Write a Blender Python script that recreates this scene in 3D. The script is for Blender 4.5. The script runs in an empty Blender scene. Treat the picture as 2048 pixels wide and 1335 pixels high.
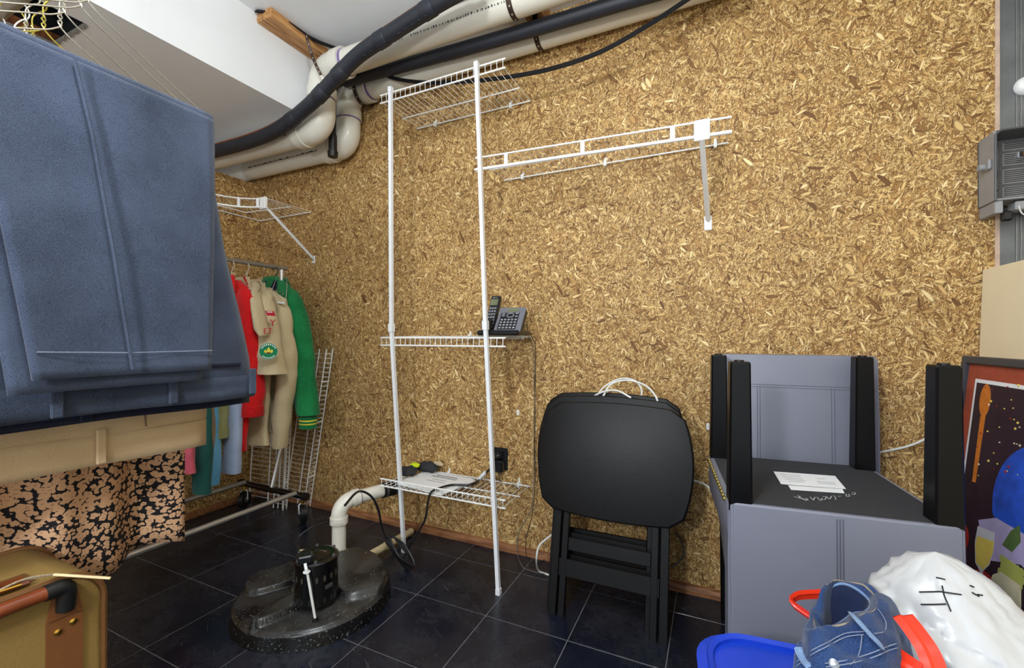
import bpy, bmesh, math, random
from mathutils import Vector, Matrix, noise
random.seed(7)
V = Vector
PI = math.pi
sc = bpy.context.scene
COL = sc.collection
# ------------------------------------------------------------------ camera
F, CX, CY, YAW = 872.0, 1024.0, 672.0, math.radians(25)
CC, SS = math.cos(YAW), math.sin(YAW)
cam = bpy.data.cameras.new('camera'); camo = bpy.data.objects.new('camera', cam)
COL.objects.link(camo)
camo.location = (0, 0, 1.0); camo.rotation_euler = (PI/2, 0, YAW)
cam.sensor_width = 36; cam.lens = F/2048*36; cam.shift_y = (CY-667.5)/2048
cam.clip_start = 0.02
sc.camera = camo
# ------------------------------------------------------------------ world, lights, exposure
w = bpy.data.worlds.new('world'); sc.world = w; w.use_nodes = True
w.node_tree.nodes['Background'].inputs[0].default_value = (0.84, 0.92, 1.0, 1)
w.node_tree.nodes['Background'].inputs[1].default_value = 0.95
LAMP_AND_FILL = [(-.30, .22, 2.18), (-.45, -.80, 1.38)]          # hanging globe lamp; added fill light behind the viewer; both glow in their builder
LAMP_FILL_STRENGTH = (92, 165)
sc.view_settings.view_transform = 'Standard'; sc.view_settings.look = 'None'
sc.view_settings.gamma = 1.0; sc.view_settings.use_curve_mapping = False
sc.view_settings.exposure = 0.50
sc.render.film_transparent = False
sc.cycles.max_bounces = 7; sc.cycles.diffuse_bounces = 4; sc.cycles.glossy_bounces = 3

# ------------------------------------------------------------------ picture ray -> point on a real plane of the room
def ray(px, py):
    a = (px-CX)/F; b = (CY-py)/F
    return V((a*CC-SS, a*SS+CC, b))
def onY(px, py, Y):
    d = ray(px, py); t = Y/d.y; return V((d.x*t, Y, 1+d.z*t))
def onX(px, py, X):
    d = ray(px, py); t = X/d.x; return V((X, d.y*t, 1+d.z*t))
def onZ(px, py, Z):
    d = ray(px, py); t = (Z-1)/d.z; return V((d.x*t, d.y*t, Z))

# ------------------------------------------------------------------ materials
MATS = {}
def srgb(c):
    return tuple((x/12.92 if x <= .04045 else ((x+.055)/1.055)**2.4) for x in [v/255 for v in c])
def mat(name, rgb, rough=.5, metal=0.0, var=.08, vscale=30, bump=0.0, bscale=200, spec=.5, coat=0, sub=0):
    if name in MATS: return MATS[name]
    m = bpy.data.materials.new(name); m.use_nodes = True; nt = m.node_tree; N = nt.nodes; L = nt.links
    b = N['Principled BSDF']
    c = srgb(rgb)
    b.inputs['Roughness'].default_value = rough; b.inputs['Metallic'].default_value = metal
    b.inputs['Specular IOR Level'].default_value = spec; b.inputs['Coat Weight'].default_value = coat
    tc = N.new('ShaderNodeTexCoord')
    n = N.new('ShaderNodeTexNoise'); n.inputs['Scale'].default_value = vscale; n.inputs['Detail'].default_value = 4
    L.new(tc.outputs['Object'], n.inputs['Vector'])
    mx = N.new('ShaderNodeMix'); mx.data_type = 'RGBA'
    mx.inputs[6].default_value = tuple(max(0, x*(1-var*2)) for x in c)+(1,)
    mx.inputs[7].default_value = tuple(min(1, x*(1+var*2)) for x in c)+(1,)
    L.new(n.outputs['Fac'], mx.inputs[0]); L.new(mx.outputs[2], b.inputs['Base Color'])
    if bump:
        n2 = N.new('ShaderNodeTexNoise'); n2.inputs['Scale'].default_value = bscale; n2.inputs['Detail'].default_value = 3
        L.new(tc.outputs['Object'], n2.inputs['Vector'])
        bp = N.new('ShaderNodeBump'); bp.inputs['Strength'].default_value = bump; bp.inputs['Distance'].default_value = .002
        L.new(n2.outputs['Fac'], bp.inputs['Height']); L.new(bp.outputs[0], b.inputs['Normal'])
    MATS[name] = m
    return m
class NT:
    def __init__(s, name):
        s.m = bpy.data.materials.new(name); s.m.use_nodes = True; s.t = s.m.node_tree
        s.b = s.t.nodes['Principled BSDF']; MATS[name] = s.m
    def n(s, typ, **kw):
        nd = s.t.nodes.new(typ)
        for k, v in kw.items(): setattr(nd, k, v)
        return nd
    def l(s, a, b): s.t.links.new(a, b)
    def math(s, op, a, b=None, c=None):
        nd = s.n('ShaderNodeMath', operation=op)
        for i, x in enumerate((a, b, c)):
            if x is None: continue
            if isinstance(x, (int, float)): nd.inputs[i].default_value = x
            else: s.l(x, nd.inputs[i])
        return nd.outputs[0]
    def mix(s, f, a, b):
        nd = s.n('ShaderNodeMix', data_type='RGBA')
        for i, x in ((0, f), (6, a), (7, b)):
            if isinstance(x, (int, float)): nd.inputs[i].default_value = x
            elif isinstance(x, tuple): nd.inputs[i].default_value = x+((1,) if len(x) == 3 else ())
            else: s.l(x, nd.inputs[i])
        return nd.outputs[2]
    def ramp(s, f, stops):
        nd = s.n('ShaderNodeValToRGB'); r = nd.color_ramp
        while len(r.elements) < len(stops): r.elements.new(.5)
        for e, (p, c) in zip(r.elements, stops):
            e.position = p; e.color = (c+(1,)) if len(c) == 3 else c
        s.l(f, nd.inputs[0]); return nd.outputs[0]

def osb(name, tint=1.0):
    M = NT(name)
    uv = M.n('ShaderNodeUVMap').outputs[0]
    wn = M.n('ShaderNodeTexNoise'); wn.inputs['Scale'].default_value = 9; wn.inputs['Detail'].default_value = 1
    M.l(uv, wn.inputs['Vector'])
    sub = M.n('ShaderNodeVectorMath', operation='SUBTRACT'); M.l(wn.outputs['Color'], sub.inputs[0]); sub.inputs[1].default_value = (.5, .5, .5)
    scl = M.n('ShaderNodeVectorMath', operation='SCALE'); M.l(sub.outputs[0], scl.inputs[0]); scl.inputs['Scale'].default_value = .05
    add = M.n('ShaderNodeVectorMath', operation='ADD'); M.l(uv, add.inputs[0]); M.l(scl.outputs[0], add.inputs[1])
    src = add.outputs[0]
    lo, mid, hi = srgb((98, 62, 26)), srgb((176, 130, 66)), srgb((232, 196, 132))
    n0 = M.n('ShaderNodeTexNoise'); n0.inputs['Scale'].default_value = 70; n0.inputs['Detail'].default_value = 5
    M.l(uv, n0.inputs['Vector'])
    col = M.ramp(n0.outputs['Fac'], [(.3, srgb((60, 36, 14))), (.55, srgb((112, 76, 34))), (.75, srgb((160, 118, 60)))])
    hgt = n0.outputs['Fac']
    #   length, width, angle, keep-above, max distance
    lays = [(.011, .0026, 15, .22, .46), (.012, .0026, 75, .28, .46), (.0115, .0026, 130, .28, .46), (.013, .0028, 165, .42, .46),
            (.019, .0036, 42, .48, .45), (.020, .0038, 150, .52, .45), (.018, .0036, 100, .52, .45),
            (.036, .008, 28, .84, .44), (.042, .009, 115, .88, .44), (.034, .0075, 70, .86, .44), (.042, .011, 170, .89, .44), (.065, .017, 55, .955, .42)]
    stops = [(.0, srgb((106, 68, 30))), (.25, srgb((152, 106, 50))), (.55, srgb((196, 150, 82))), (.85, srgb((226, 188, 120))), (1, srgb((242, 214, 156)))]
    for i, (ln, wd, an, keep, md) in enumerate(lays):
        mp = M.n('ShaderNodeVectorRotate', rotation_type='Z_AXIS'); M.l(src, mp.inputs['Vector']); mp.inputs['Angle'].default_value = math.radians(an)
        mu = M.n('ShaderNodeVectorMath', operation='MULTIPLY'); M.l(mp.outputs[0], mu.inputs[0]); mu.inputs[1].default_value = (1/ln, 1/wd, 1)
        ad = M.n('ShaderNodeVectorMath', operation='ADD'); M.l(mu.outputs[0], ad.inputs[0]); ad.inputs[1].default_value = (i*13.7, i*7.3, 0)
        vo = M.n('ShaderNodeTexVoronoi', voronoi_dimensions='2D'); vo.inputs['Scale'].default_value = 1
        M.l(ad.outputs[0], vo.inputs['Vector'])
        sp = M.n('ShaderNodeSeparateColor'); M.l(vo.outputs['Color'], sp.inputs[0])
        keepm = M.math('GREATER_THAN', sp.outputs[0], keep)
        inn = M.math('LESS_THAN', vo.outputs['Distance'], md)
        mask = M.math('MULTIPLY', keepm, inn)
        fc = M.ramp(sp.outputs[1], stops)
        edge = M.math('MULTIPLY', M.math('GREATER_THAN', vo.outputs['Distance'], md-.10), .6)
        fc = M.mix(edge, fc, srgb((80, 48, 18)))  # flake rims darkened: small shadows painted into the colour
        col = M.mix(mask, col, fc)
        hv = M.math('MULTIPLY_ADD', sp.outputs[2], .6, .3)
        mh = M.n('ShaderNodeMix', data_type='FLOAT'); M.l(mask, mh.inputs[0]); M.l(hgt, mh.inputs[2]); M.l(hv, mh.inputs[3]); hgt = mh.outputs[0]
    # broad blotches of tone
    nb = M.n('ShaderNodeTexNoise'); nb.inputs['Scale'].default_value = 5; nb.inputs['Detail'].default_value = 3; M.l(uv, nb.inputs['Vector'])
    hsv = M.n('ShaderNodeHueSaturation'); M.l(col, hsv.inputs['Color'])
    M.l(M.math('MULTIPLY_ADD', nb.outputs['Fac'], .5, .76*tint), hsv.inputs['Value'])
    hsv.inputs['Saturation'].default_value = .94; hsv.inputs['Hue'].default_value = .503
    M.l(hsv.outputs[0], M.b.inputs['Base Color'])
    M.b.inputs['Roughness'].default_value = .62; M.b.inputs['Specular IOR Level'].default_value = .3
    bp = M.n('ShaderNodeBump'); bp.inputs['Strength'].default_value = .35; bp.inputs['Distance'].default_value = .002
    M.l(hgt, bp.inputs['Height']); M.l(bp.outputs[0], M.b.inputs['Normal'])
    return M.m
OSB = osb('particle_strand_board')

def tile_material():
    M = NT('black_vinyl_tile')
    pos = M.n('ShaderNodeNewGeometry').outputs['Position']
    a = M.n('ShaderNodeTexNoise'); a.inputs['Scale'].default_value = 3.5; a.inputs['Detail'].default_value = 6; a.inputs['Roughness'].default_value = .65; M.l(pos, a.inputs['Vector'])
    b = M.n('ShaderNodeTexNoise'); b.inputs['Scale'].default_value = 60; b.inputs['Detail'].default_value = 5; M.l(pos, b.inputs['Vector'])
    c = M.n('ShaderNodeTexNoise'); c.inputs['Scale'].default_value = 260; c.inputs['Detail'].default_value = 2; M.l(pos, c.inputs['Vector'])
    # scratches
    sv = M.n('ShaderNodeVectorRotate', rotation_type='Z_AXIS'); M.l(pos, sv.inputs['Vector']); sv.inputs['Angle'].default_value = .5
    sm = M.n('ShaderNodeVectorMath', operation='MULTIPLY'); M.l(sv.outputs[0], sm.inputs[0]); sm.inputs[1].default_value = (8, 230, 1)
    s = M.n('ShaderNodeTexNoise'); s.inputs['Scale'].default_value = 1; s.inputs['Detail'].default_value = 2; M.l(sm.outputs[0], s.inputs['Vector'])
    dust = M.math('MULTIPLY', M.ramp(a.outputs['Fac'], [(.40, (0, 0, 0)), (.80, (1, 1, 1))]), M.ramp(b.outputs['Fac'], [(.30, (0, 0, 0)), (.85, (1, 1, 1))]))
    speck = M.math('MULTIPLY', M.ramp(c.outputs['Fac'], [(.66, (0, 0, 0)), (.74, (1, 1, 1))]), M.ramp(a.outputs['Fac'], [(.42, (0, 0, 0)), (.62, (1, 1, 1))]))
    scr = M.math('MULTIPLY', M.ramp(s.outputs['Fac'], [(.70, (0, 0, 0)), (.76, (1, 1, 1))]), .25)
    oi = M.n('ShaderNodeObjectInfo').outputs['Random']
    base = M.mix(oi, srgb((12, 16, 30)), srgb((22, 26, 40)))
    k = M.math('ADD', M.math('MULTIPLY', dust, .17), M.math('ADD', M.math('MULTIPLY', speck, .5), scr))
    colr = M.mix(k, base, srgb((168, 170, 174)))
    M.l(colr, M.b.inputs['Base Color']); M.b.inputs['Specular IOR Level'].default_value = .4
    M.l(M.math('MULTIPLY_ADD', a.outputs['Fac'], .35, M.math('MULTIPLY_ADD', dust, .3, .08)), M.b.inputs['Roughness'])
    bp = M.n('ShaderNodeBump'); bp.inputs['Strength'].default_value = .10; bp.inputs['Distance'].default_value = .002
    M.l(b.outputs['Fac'], bp.inputs['Height']); M.l(bp.outputs[0], M.b.inputs['Normal'])
    return M.m
TILE = tile_material()

def fabric(name, rgb, rgb2, scale=900, rough=.9, bump=.25, stretch=(1, 1, 1)):
    M = NT(name)
    tc = M.n('ShaderNodeTexCoord').outputs['Object']
    mu = M.n('ShaderNodeVectorMath', operation='MULTIPLY'); M.l(tc, mu.inputs[0]); mu.inputs[1].default_value = stretch
    a = M.n('ShaderNodeTexNoise'); a.inputs['Scale'].default_value = scale; a.inputs['Detail'].default_value = 2; M.l(mu.outputs[0], a.inputs['Vector'])
    b = M.n('ShaderNodeTexNoise'); b.inputs['Scale'].default_value = 9; b.inputs['Detail'].default_value = 4; M.l(tc, b.inputs['Vector'])
    k = M.math('ADD', M.math('MULTIPLY', a.outputs['Fac'], .65), M.math('MULTIPLY', b.outputs['Fac'], .35))
    M.l(M.ramp(k, [(.36, srgb(rgb)), (.64, srgb(rgb2))]), M.b.inputs['Base Color'])
    M.b.inputs['Roughness'].default_value = rough; M.b.inputs['Specular IOR Level'].default_value = .2
    M.b.inputs['Sheen Weight'].default_value = .15
    bp = M.n('ShaderNodeBump'); bp.inputs['Strength'].default_value = bump; bp.inputs['Distance'].default_value = .001
    M.l(a.outputs['Fac'], bp.inputs['Height']); M.l(bp.outputs[0], M.b.inputs['Normal'])
    return M.m
NAVY = fabric('slate_blue_wool', (36, 44, 60), (76, 86, 108), 1300, stretch=(1, 1.0, .45))
NAVY2 = fabric('dark_navy_wool', (14, 17, 34), (30, 36, 58), 420)
KHAKI = fabric('khaki_twill', (190, 162, 124), (220, 194, 156), 900)
SCOUT = fabric('sand_cotton', (176, 158, 122), (212, 196, 160), 600)
RED = fabric('red_wool', (166, 8, 12), (222, 30, 30), 500)
GREEN = fabric('green_suede', (8, 92, 48), (34, 140, 80), 300)
TEAL = fabric('teal_fleece', (18, 62, 58), (38, 92, 84), 400)
PINK = fabric('pink_knit', (196, 76, 96), (226, 112, 128), 400)
BLUEGREY = fabric('pale_blue_jersey', (138, 154, 184), (176, 190, 216), 400)
TAN = fabric('tan_wool', (112, 88, 62), (156, 128, 92), 400)
OLIVE = fabric('olive_knit', (110, 112, 70), (152, 152, 104), 400)
SKY = fabric('sky_blue_knit', (72, 140, 180), (116, 176, 208), 400)
MAROON = fabric('maroon_knit', (52, 10, 18), (88, 20, 30), 400)
DENIM = fabric('blue_denim', (13, 26, 60), (58, 88, 140), 1500, stretch=(1, 1, .4), bump=.3)
DENIM_IN = fabric('dark_denim_lining', (16, 24, 48), (30, 42, 76), 1800)
DENIM_EDGE = fabric('faded_denim', (90, 118, 162), (140, 164, 196), 700)

def print_fabric():
    M = NT('blotch_print_fabric')
    tc = M.n('ShaderNodeTexCoord').outputs['Object']
    mu = M.n('ShaderNodeVectorMath', operation='MULTIPLY'); M.l(tc, mu.inputs[0]); mu.inputs[1].default_value = (0, 1, 1)
    nz = M.n('ShaderNodeTexNoise'); nz.inputs['Scale'].default_value = 130; M.l(mu.outputs[0], nz.inputs['Vector'])
    sb = M.n('ShaderNodeVectorMath', operation='SCALE'); M.l(nz.outputs['Color'], sb.inputs[0]); sb.inputs['Scale'].default_value = .009
    ad = M.n('ShaderNodeVectorMath', operation='ADD'); M.l(mu.outputs[0], ad.inputs[0]); M.l(sb.outputs[0], ad.inputs[1])
    big = M.n('ShaderNodeTexNoise'); big.inputs['Scale'].default_value = 7; M.l(mu.outputs[0], big.inputs['Vector'])
    masks = []
    for sc_v, off in ((72, 0), (95, 31)):
        o2 = M.n('ShaderNodeVectorMath', operation='ADD'); M.l(ad.outputs[0], o2.inputs[0]); o2.inputs[1].default_value = (off, off, off)
        v = M.n('ShaderNodeTexVoronoi', feature='F1'); v.inputs['Scale'].default_value = sc_v; v.inputs['Randomness'].default_value = .85; M.l(o2.outputs[0], v.inputs['Vector'])
        spc = M.n('ShaderNodeSeparateColor'); M.l(v.outputs['Color'], spc.inputs[0])
        th = M.math('ADD', M.math('MULTIPLY', spc.outputs[0], .20), M.math('MULTIPLY_ADD', big.outputs['Fac'], -.30, .535 if off == 0 else .41))
        masks.append((M.math('LESS_THAN', v.outputs['Distance'], th), v, th))
    mask = M.math('MAXIMUM', masks[0][0], masks[1][0])
    v, th = masks[0][1], masks[0][2]
    ring = M.math('MULTIPLY', M.math('LESS_THAN', v.outputs['Distance'], .17), M.math('GREATER_THAN', v.outputs['Distance'], .09))
    tan = M.mix(M.math('MULTIPLY', ring, .45), srgb((212, 168, 130)), srgb((96, 62, 46)))
    M.l(M.mix(mask, srgb((14, 12, 20)), tan), M.b.inputs['Base Color']); M.b.inputs['Roughness'].default_value = .85
    return M.m
PRINT = print_fabric()

WHITE = mat('white_paint', (234, 236, 238), .6, var=.02, vscale=6, bump=.05, bscale=400)
CEILM = mat('ceiling_paint', (236, 238, 240), .8, var=.02, vscale=4, bump=.08, bscale=300)
WIRE = mat('white_coated_wire', (238, 238, 236), .35, var=.02)
POLE = mat('white_plastic_pole', (232, 234, 238), .35, var=.02)
PVC = mat('white_pvc', (224, 220, 208), .28, var=.03, vscale=12)
PVCOLD = mat('yellowed_pvc', (206, 188, 148), .5, var=.12, vscale=40, bump=.2, bscale=60)
PURPLE = mat('purple_primer', (126, 106, 160), .4, var=.2, vscale=60)
FOAM = mat('black_foam_insulation', (34, 37, 46), .55, var=.15, vscale=20, bump=.2, bscale=150)
RUBBER = mat('black_rubber', (18, 18, 20), .45, var=.1)
CORDB = mat('black_cord', (20, 20, 24), .4)
CABLEW = mat('white_cable_sheath', (224, 224, 220), .4)
CABLEG = mat('grey_cable_sheath', (96, 92, 86), .5)
COPPER = mat('copper', (190, 112, 66), .3, metal=.9, var=.15, vscale=60)
STEEL = mat('galvanised_steel', (150, 154, 160), .35, metal=.9, var=.15, vscale=40)
STRAP = mat('rusty_strap', (110, 90, 80), .5, metal=.6, var=.25, vscale=70)
CHROME = mat('chrome_tube', (214, 214, 214), .24, metal=.7, var=.05)
PIPEGREY = mat('painted_rail', (150, 146, 138), .4, metal=.5, var=.06)
HANGER = mat('wire_hanger_steel', (196, 190, 176), .3, metal=.85, var=.1, vscale=80)
HANGERY = mat('brassy_hanger_wire', (190, 176, 84), .3, metal=.85, var=.1, vscale=80)
BLACKPAINT = mat('black_painted_wood', (13, 12, 13), .42, var=.2, vscale=25, bump=.15, bscale=80, spec=.25)
CHAIRLEG = mat('black_lacquered_wood', (6, 6, 7), .34, var=.1, spec=.25)
LEATHER = mat('grey_leatherette', (124, 126, 140), .42, var=.04, vscale=5, bump=.08, bscale=260)
SEAMM = mat('leather_seam', (88, 90, 102), .6)
DUST = mat('black_dust_cover', (44, 45, 49), .95, var=.12, vscale=60, bump=.3, bscale=500)
GOLD = mat('antique_brass', (150, 132, 70), .35, metal=.8)
BRASS = mat('polished_brass', (206, 164, 76), .25, metal=1)
PAPER = mat('white_paper', (236, 238, 240), .7, var=.01)
INK = mat('printed_ink', (70, 72, 78), .8)
INKB = mat('black_print', (24, 22, 22), .7)
CHALK = mat('chalk_mark', (176, 176, 176), .9)
MOTOR = mat('gloss_black_metal', (9, 9, 10), .22, var=.1, coat=.3)
SLOT = mat('slot_interior', (60, 52, 44), .6)
BAG = mat('white_plastic_bag', (196, 196, 197), .30, var=.02, vscale=8)
REDBAND = mat('red_plastic_band', (226, 52, 24), .3, var=.05)
BLUEBIN = mat('blue_plastic', (22, 62, 190), .35, var=.05)
SUIT = mat('tan_nylon', (138, 110, 56), .7, var=.1, vscale=300, bump=.6, bscale=700)
SUITTRIM = mat('brown_piping', (104, 68, 34), .45, var=.1)
TANLEATHER = mat('tan_leather', (112, 68, 32), .5, var=.1, vscale=40, bump=.1)
HANDLEW = mat('stained_wood_handle', (112, 52, 22), .35, var=.3, vscale=14)
BEIGE = mat('beige_paint', (246, 232, 198), .55, var=.03, vscale=4)
NIDG = mat('grey_abs_plastic', (150, 150, 152), .45, var=.04)
NIDD = mat('dark_grey_abs_plastic', (84, 84, 86), .5, var=.05)
FRAMEM = mat('dark_grey_frame', (58, 62, 70), .35, var=.08)
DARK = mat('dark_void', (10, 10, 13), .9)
PHONEB = mat('black_phone_plastic', (20, 21, 26), .3)
PHONEG = mat('silver_grey_plastic', (112, 114, 124), .35)
LCD = mat('lcd_glass', (118, 122, 92), .2)
KEYM = mat('grey_key', (150, 152, 158), .4)
GROUT = mat('tile_joint', (112, 112, 116), .8, var=.2, vscale=60)

def wood(name, c1, c2, axis_scale=(1, 1, 1), scale=8, rough=.6):
    M = NT(name)
    tc = M.n('ShaderNodeTexCoord').outputs['Object']
    mu = M.n('ShaderNodeVectorMath', operation='MULTIPLY'); M.l(tc, mu.inputs[0]); mu.inputs[1].default_value = axis_scale
    a = M.n('ShaderNodeTexNoise'); a.inputs['Scale'].default_value = scale; a.inputs['Detail'].default_value = 5; a.inputs['Distortion'].default_value = .6; M.l(mu.outputs[0], a.inputs['Vector'])
    M.l(M.ramp(a.outputs['Fac'], [(.35, srgb(c1)), (.65, srgb(c2))]), M.b.inputs['Base Color']); M.b.inputs['Roughness'].default_value = rough
    return M.m
LUMBER = wood('pine_lumber', (150, 96, 50), (206, 156, 98), (8, 1, 8))
BASEB = wood('red_brown_moulding', (112, 68, 38), (164, 112, 72), (1, 8, 8))
JOIST = wood('dark_joist', (84, 46, 22), (140, 84, 46), (1, 8, 8))

# ------------------------------------------------------------------ mesh builder
ORG = {}
class MB:
    def __init__(s): s.v = []; s.f = []
    def add(s, vs, fs):
        o = len(s.v); s.v += [V(p) for p in vs]; s.f += [tuple(i+o for i in f) for f in fs]; return s
    def box(s, lo, hi, M=None):
        x0, y0, z0 = lo; x1, y1, z1 = hi
        vs = [V(p) for p in ((x0,y0,z0),(x1,y0,z0),(x1,y1,z0),(x0,y1,z0),(x0,y0,z1),(x1,y0,z1),(x1,y1,z1),(x0,y1,z1))]
        if M: vs = [M @ p for p in vs]
        return s.add(vs, [(0,3,2,1),(4,5,6,7),(0,1,5,4),(1,2,6,5),(2,3,7,6),(3,0,4,7)])
    def rbox(s, lo, hi, r=.004, M=None):
        "box with chamfered edges along all sides (convex hull of inset faces)"
        x0, y0, z0 = lo; x1, y1, z1 = hi
        bm = bmesh.new()
        for sx in (0, 1):
            for sy in (0, 1):
                for sz in (0, 1):
                    x = x1 if sx else x0; y = y1 if sy else y0; z = z1 if sz else z0
                    dx = -r if sx else r; dy = -r if sy else r; dz = -r if sz else r
                    for p in ((x, y+dy, z+dz), (x+dx, y, z+dz), (x+dx, y+dy, z)): bm.verts.new(p)
        bmesh.ops.convex_hull(bm, input=bm.verts)
        bm.verts.index_update()
        vs = [M @ v.co if M else v.co.copy() for v in bm.verts]
        fs = [tuple(v.index for v in f.verts) for f in bm.faces]
        bm.free()
        return s.add(vs, fs)
    def ring_loft(s, rings, cap=True, closed=False):
        n = len(rings[0]); o = len(s.v)
        for r in rings: s.v += [V(p) for p in r]
        m = len(rings)
        for i in range(m if closed else m-1):
            a = o+i*n; b = o+((i+1) % m)*n
            for k in range(n):
                s.f.append((a+k, a+(k+1) % n, b+(k+1) % n, b+k))
        if cap and not closed:
            s.f.append(tuple(o+k for k in range(n))[::-1]); s.f.append(tuple(o+(m-1)*n+k for k in range(n)))
        return s
    def tube(s, pts, r, n=8, cap=True, closed=False, flat=1.0, up=None):
        pts = [V(p) for p in pts]; rings = []; m = len(pts); prev = None
        for i, p in enumerate(pts):
            if closed: t = pts[(i+1) % m]-pts[i-1]
            else: t = pts[min(i+1, m-1)]-pts[max(i-1, 0)]
            if t.length < 1e-9: t = V((0, 0, 1))
            t.normalize()
            if prev is None:
                a = up or (V((0, 0, 1)) if abs(t.z) < .9 else V((1, 0, 0)))
                u = (a - t*a.dot(t)).normalized()
            else:
                u = prev - t*prev.dot(t)
                u = u.normalized() if u.length > 1e-6 else t.orthogonal().normalized()
            prev = u; w = t.cross(u)
            rr = r[i] if isinstance(r, (list, tuple)) else r
            rings.append([p + u*(math.cos(2*PI*k/n)*rr*flat) + w*(math.sin(2*PI*k/n)*rr) for k in range(n)])
        return s.ring_loft(rings, cap, closed)
    def cyl(s, a, b, r, n=16, r2=None): return s.tube([a, b], [r, r2 if r2 is not None else r], n)
    def lathe(s, prof, c, n=24, M=None):
        rings = []
        for (r, z) in prof:
            ring = [V((r*math.cos(2*PI*k/n), r*math.sin(2*PI*k/n), z)) for k in range(n)]
            rings.append([(M @ p if M else p)+V(c) for p in ring])
        return s.ring_loft(rings)
    def prism(s, poly, th, M):
        "poly of 2D points in local xy, extruded from z=0 to z=th, transformed by M"
        n = len(poly)
        vs = [M @ V((x, y, 0)) for x, y in poly]+[M @ V((x, y, th)) for x, y in poly]
        fs = [tuple(range(n))[::-1], tuple(range(n, 2*n))]+[(i, (i+1) % n, n+(i+1) % n, n+i) for i in range(n)]
        return s.add(vs, fs)
    def grid(s, fn, nu, nv, wrap=False):
        o = len(s.v)
        for j in range(nv+1):
            for i in range(nu+(0 if wrap else 1)): s.v.append(V(fn(i/nu, j/nv)))
        W = nu if wrap else nu+1
        for j in range(nv):
            for i in range(nu):
                a = o+j*W+i; b = o+j*W+(i+1) % W if wrap else a+1
                s.f.append((a, b, (b+W), a+W))
        return s
    def sphere(s, c, r, n=10, m=6, sq=(1, 1, 1)):
        rings = []
        for j in range(1, m):
            ph = PI*j/m
            rings.append([V(c)+V((r*sq[0]*math.sin(ph)*math.cos(2*PI*k/n), r*sq[1]*math.sin(ph)*math.sin(2*PI*k/n), r*sq[2]*math.cos(ph))) for k in range(n)])
        o = len(s.v); s.ring_loft(rings, cap=False)
        s.v += [V(c)+V((0, 0, r*sq[2])), V(c)-V((0, 0, r*sq[2]))]; t = len(s.v)-2
        for k in range(n):
            s.f.append((t, o+(k+1) % n, o+k)); e = o+(m-2)*n; s.f.append((t+1, e+k, e+(k+1) % n))
        return s
    def build(s, name, m, parent=None, smooth=True, solid=0, sub=0, angle=40, uvs=None):
        me = bpy.data.meshes.new(name)
        if parent is None:
            xs = [p.x for p in s.v]; ys = [p.y for p in s.v]; zs = [p.z for p in s.v]
            org = V(((min(xs)+max(xs))/2, (min(ys)+max(ys))/2, min(zs)))
        else: org = ORG[parent.name]
        me.from_pydata([p-org for p in s.v], [], s.f); me.update()
        bm = bmesh.new(); bm.from_mesh(me); bmesh.ops.recalc_face_normals(bm, faces=bm.faces); bm.to_mesh(me); bm.free()
        if smooth:
            me.polygons.foreach_set('use_smooth', [True]*len(me.polygons))
            me.set_sharp_from_angle(angle=math.radians(angle))
        if uvs:
            ul = me.uv_layers.new(name='UVMap')
            for lp in me.loops:
                ul.data[lp.index].uv = uvs(me.vertices[lp.vertex_index].co+org)
        me.materials.append(m)
        o = bpy.data.objects.new(name, me); COL.objects.link(o)
        if parent is None: o.location = org
        else: o.parent = parent
        ORG[o.name] = org
        if solid:
            md = o.modifiers.new('thickness', 'SOLIDIFY'); md.thickness = solid; md.offset = 0
        if sub:
            md = o.modifiers.new('smooth', 'SUBSURF'); md.levels = sub; md.render_levels = sub
        return o
def tag(o, label, cat, group=None, kind=None):
    if label: o['label'] = label
    if cat: o['category'] = cat
    if group: o['group'] = group
    if kind: o['kind'] = kind
    return o
def struct(o): o['kind'] = 'structure'; return o
def thing(name, label, cat, loc, group=None):
    o = bpy.data.objects.new(name, None); COL.objects.link(o); o.location = loc; o.empty_display_size = .05
    ORG[o.name] = V(loc); return tag(o, label, cat, group)
def copy_tree(o, parent=None, off=None):
    c = o.copy(); COL.objects.link(c)
    if parent is not None: c.parent = parent
    if off is not None: c.location = o.location+V(off)
    ORG[c.name] = ORG[o.name]+(V(off) if off is not None else V((0, 0, 0)))
    for ch in o.children: copy_tree(ch, c)
    return c
def bez(pts, n=8, closed=False):
    "Catmull-Rom through points"
    pts = [V(p) for p in pts]; out = []; m = len(pts)
    rng = range(m) if closed else range(m-1)
    for i in rng:
        if closed: p0, p1, p2, p3 = pts[i-1], pts[i], pts[(i+1) % m], pts[(i+2) % m]
        else: p0, p1, p2, p3 = pts[max(i-1, 0)], pts[i], pts[i+1], pts[min(i+2, m-1)]
        for k in range(n):
            t = k/n
            out.append(.5*((2*p1)+(-p0+p2)*t+(2*p0-5*p1+4*p2-p3)*t*t+(-p0+3*p1-3*p2+p3)*t**3))
    if not closed: out.append(pts[-1])
    return out
def roundpath(pts, r, n=8):
    "polyline with corners replaced by arcs of radius r"
    pts = [V(p) for p in pts]; out = [pts[0]]
    for i in range(1, len(pts)-1):
        a = (pts[i-1]-pts[i]).normalized(); b = (pts[i+1]-pts[i]).normalized()
        ang = a.angle(b); d = r/math.tan(ang/2)
        p0 = pts[i]+a*d; p1 = pts[i]+b*d
        c = pts[i]+(a+b).normalized()*(r/math.sin(ang/2))
        u = p0-c; v = p1-c; th = u.angle(v)
        for k in range(n+1):
            t = k/n
            out.append(c+(u*math.sin((1-t)*th)+v*math.sin(t*th))/math.sin(th))
    out.append(pts[-1]); return out
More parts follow.
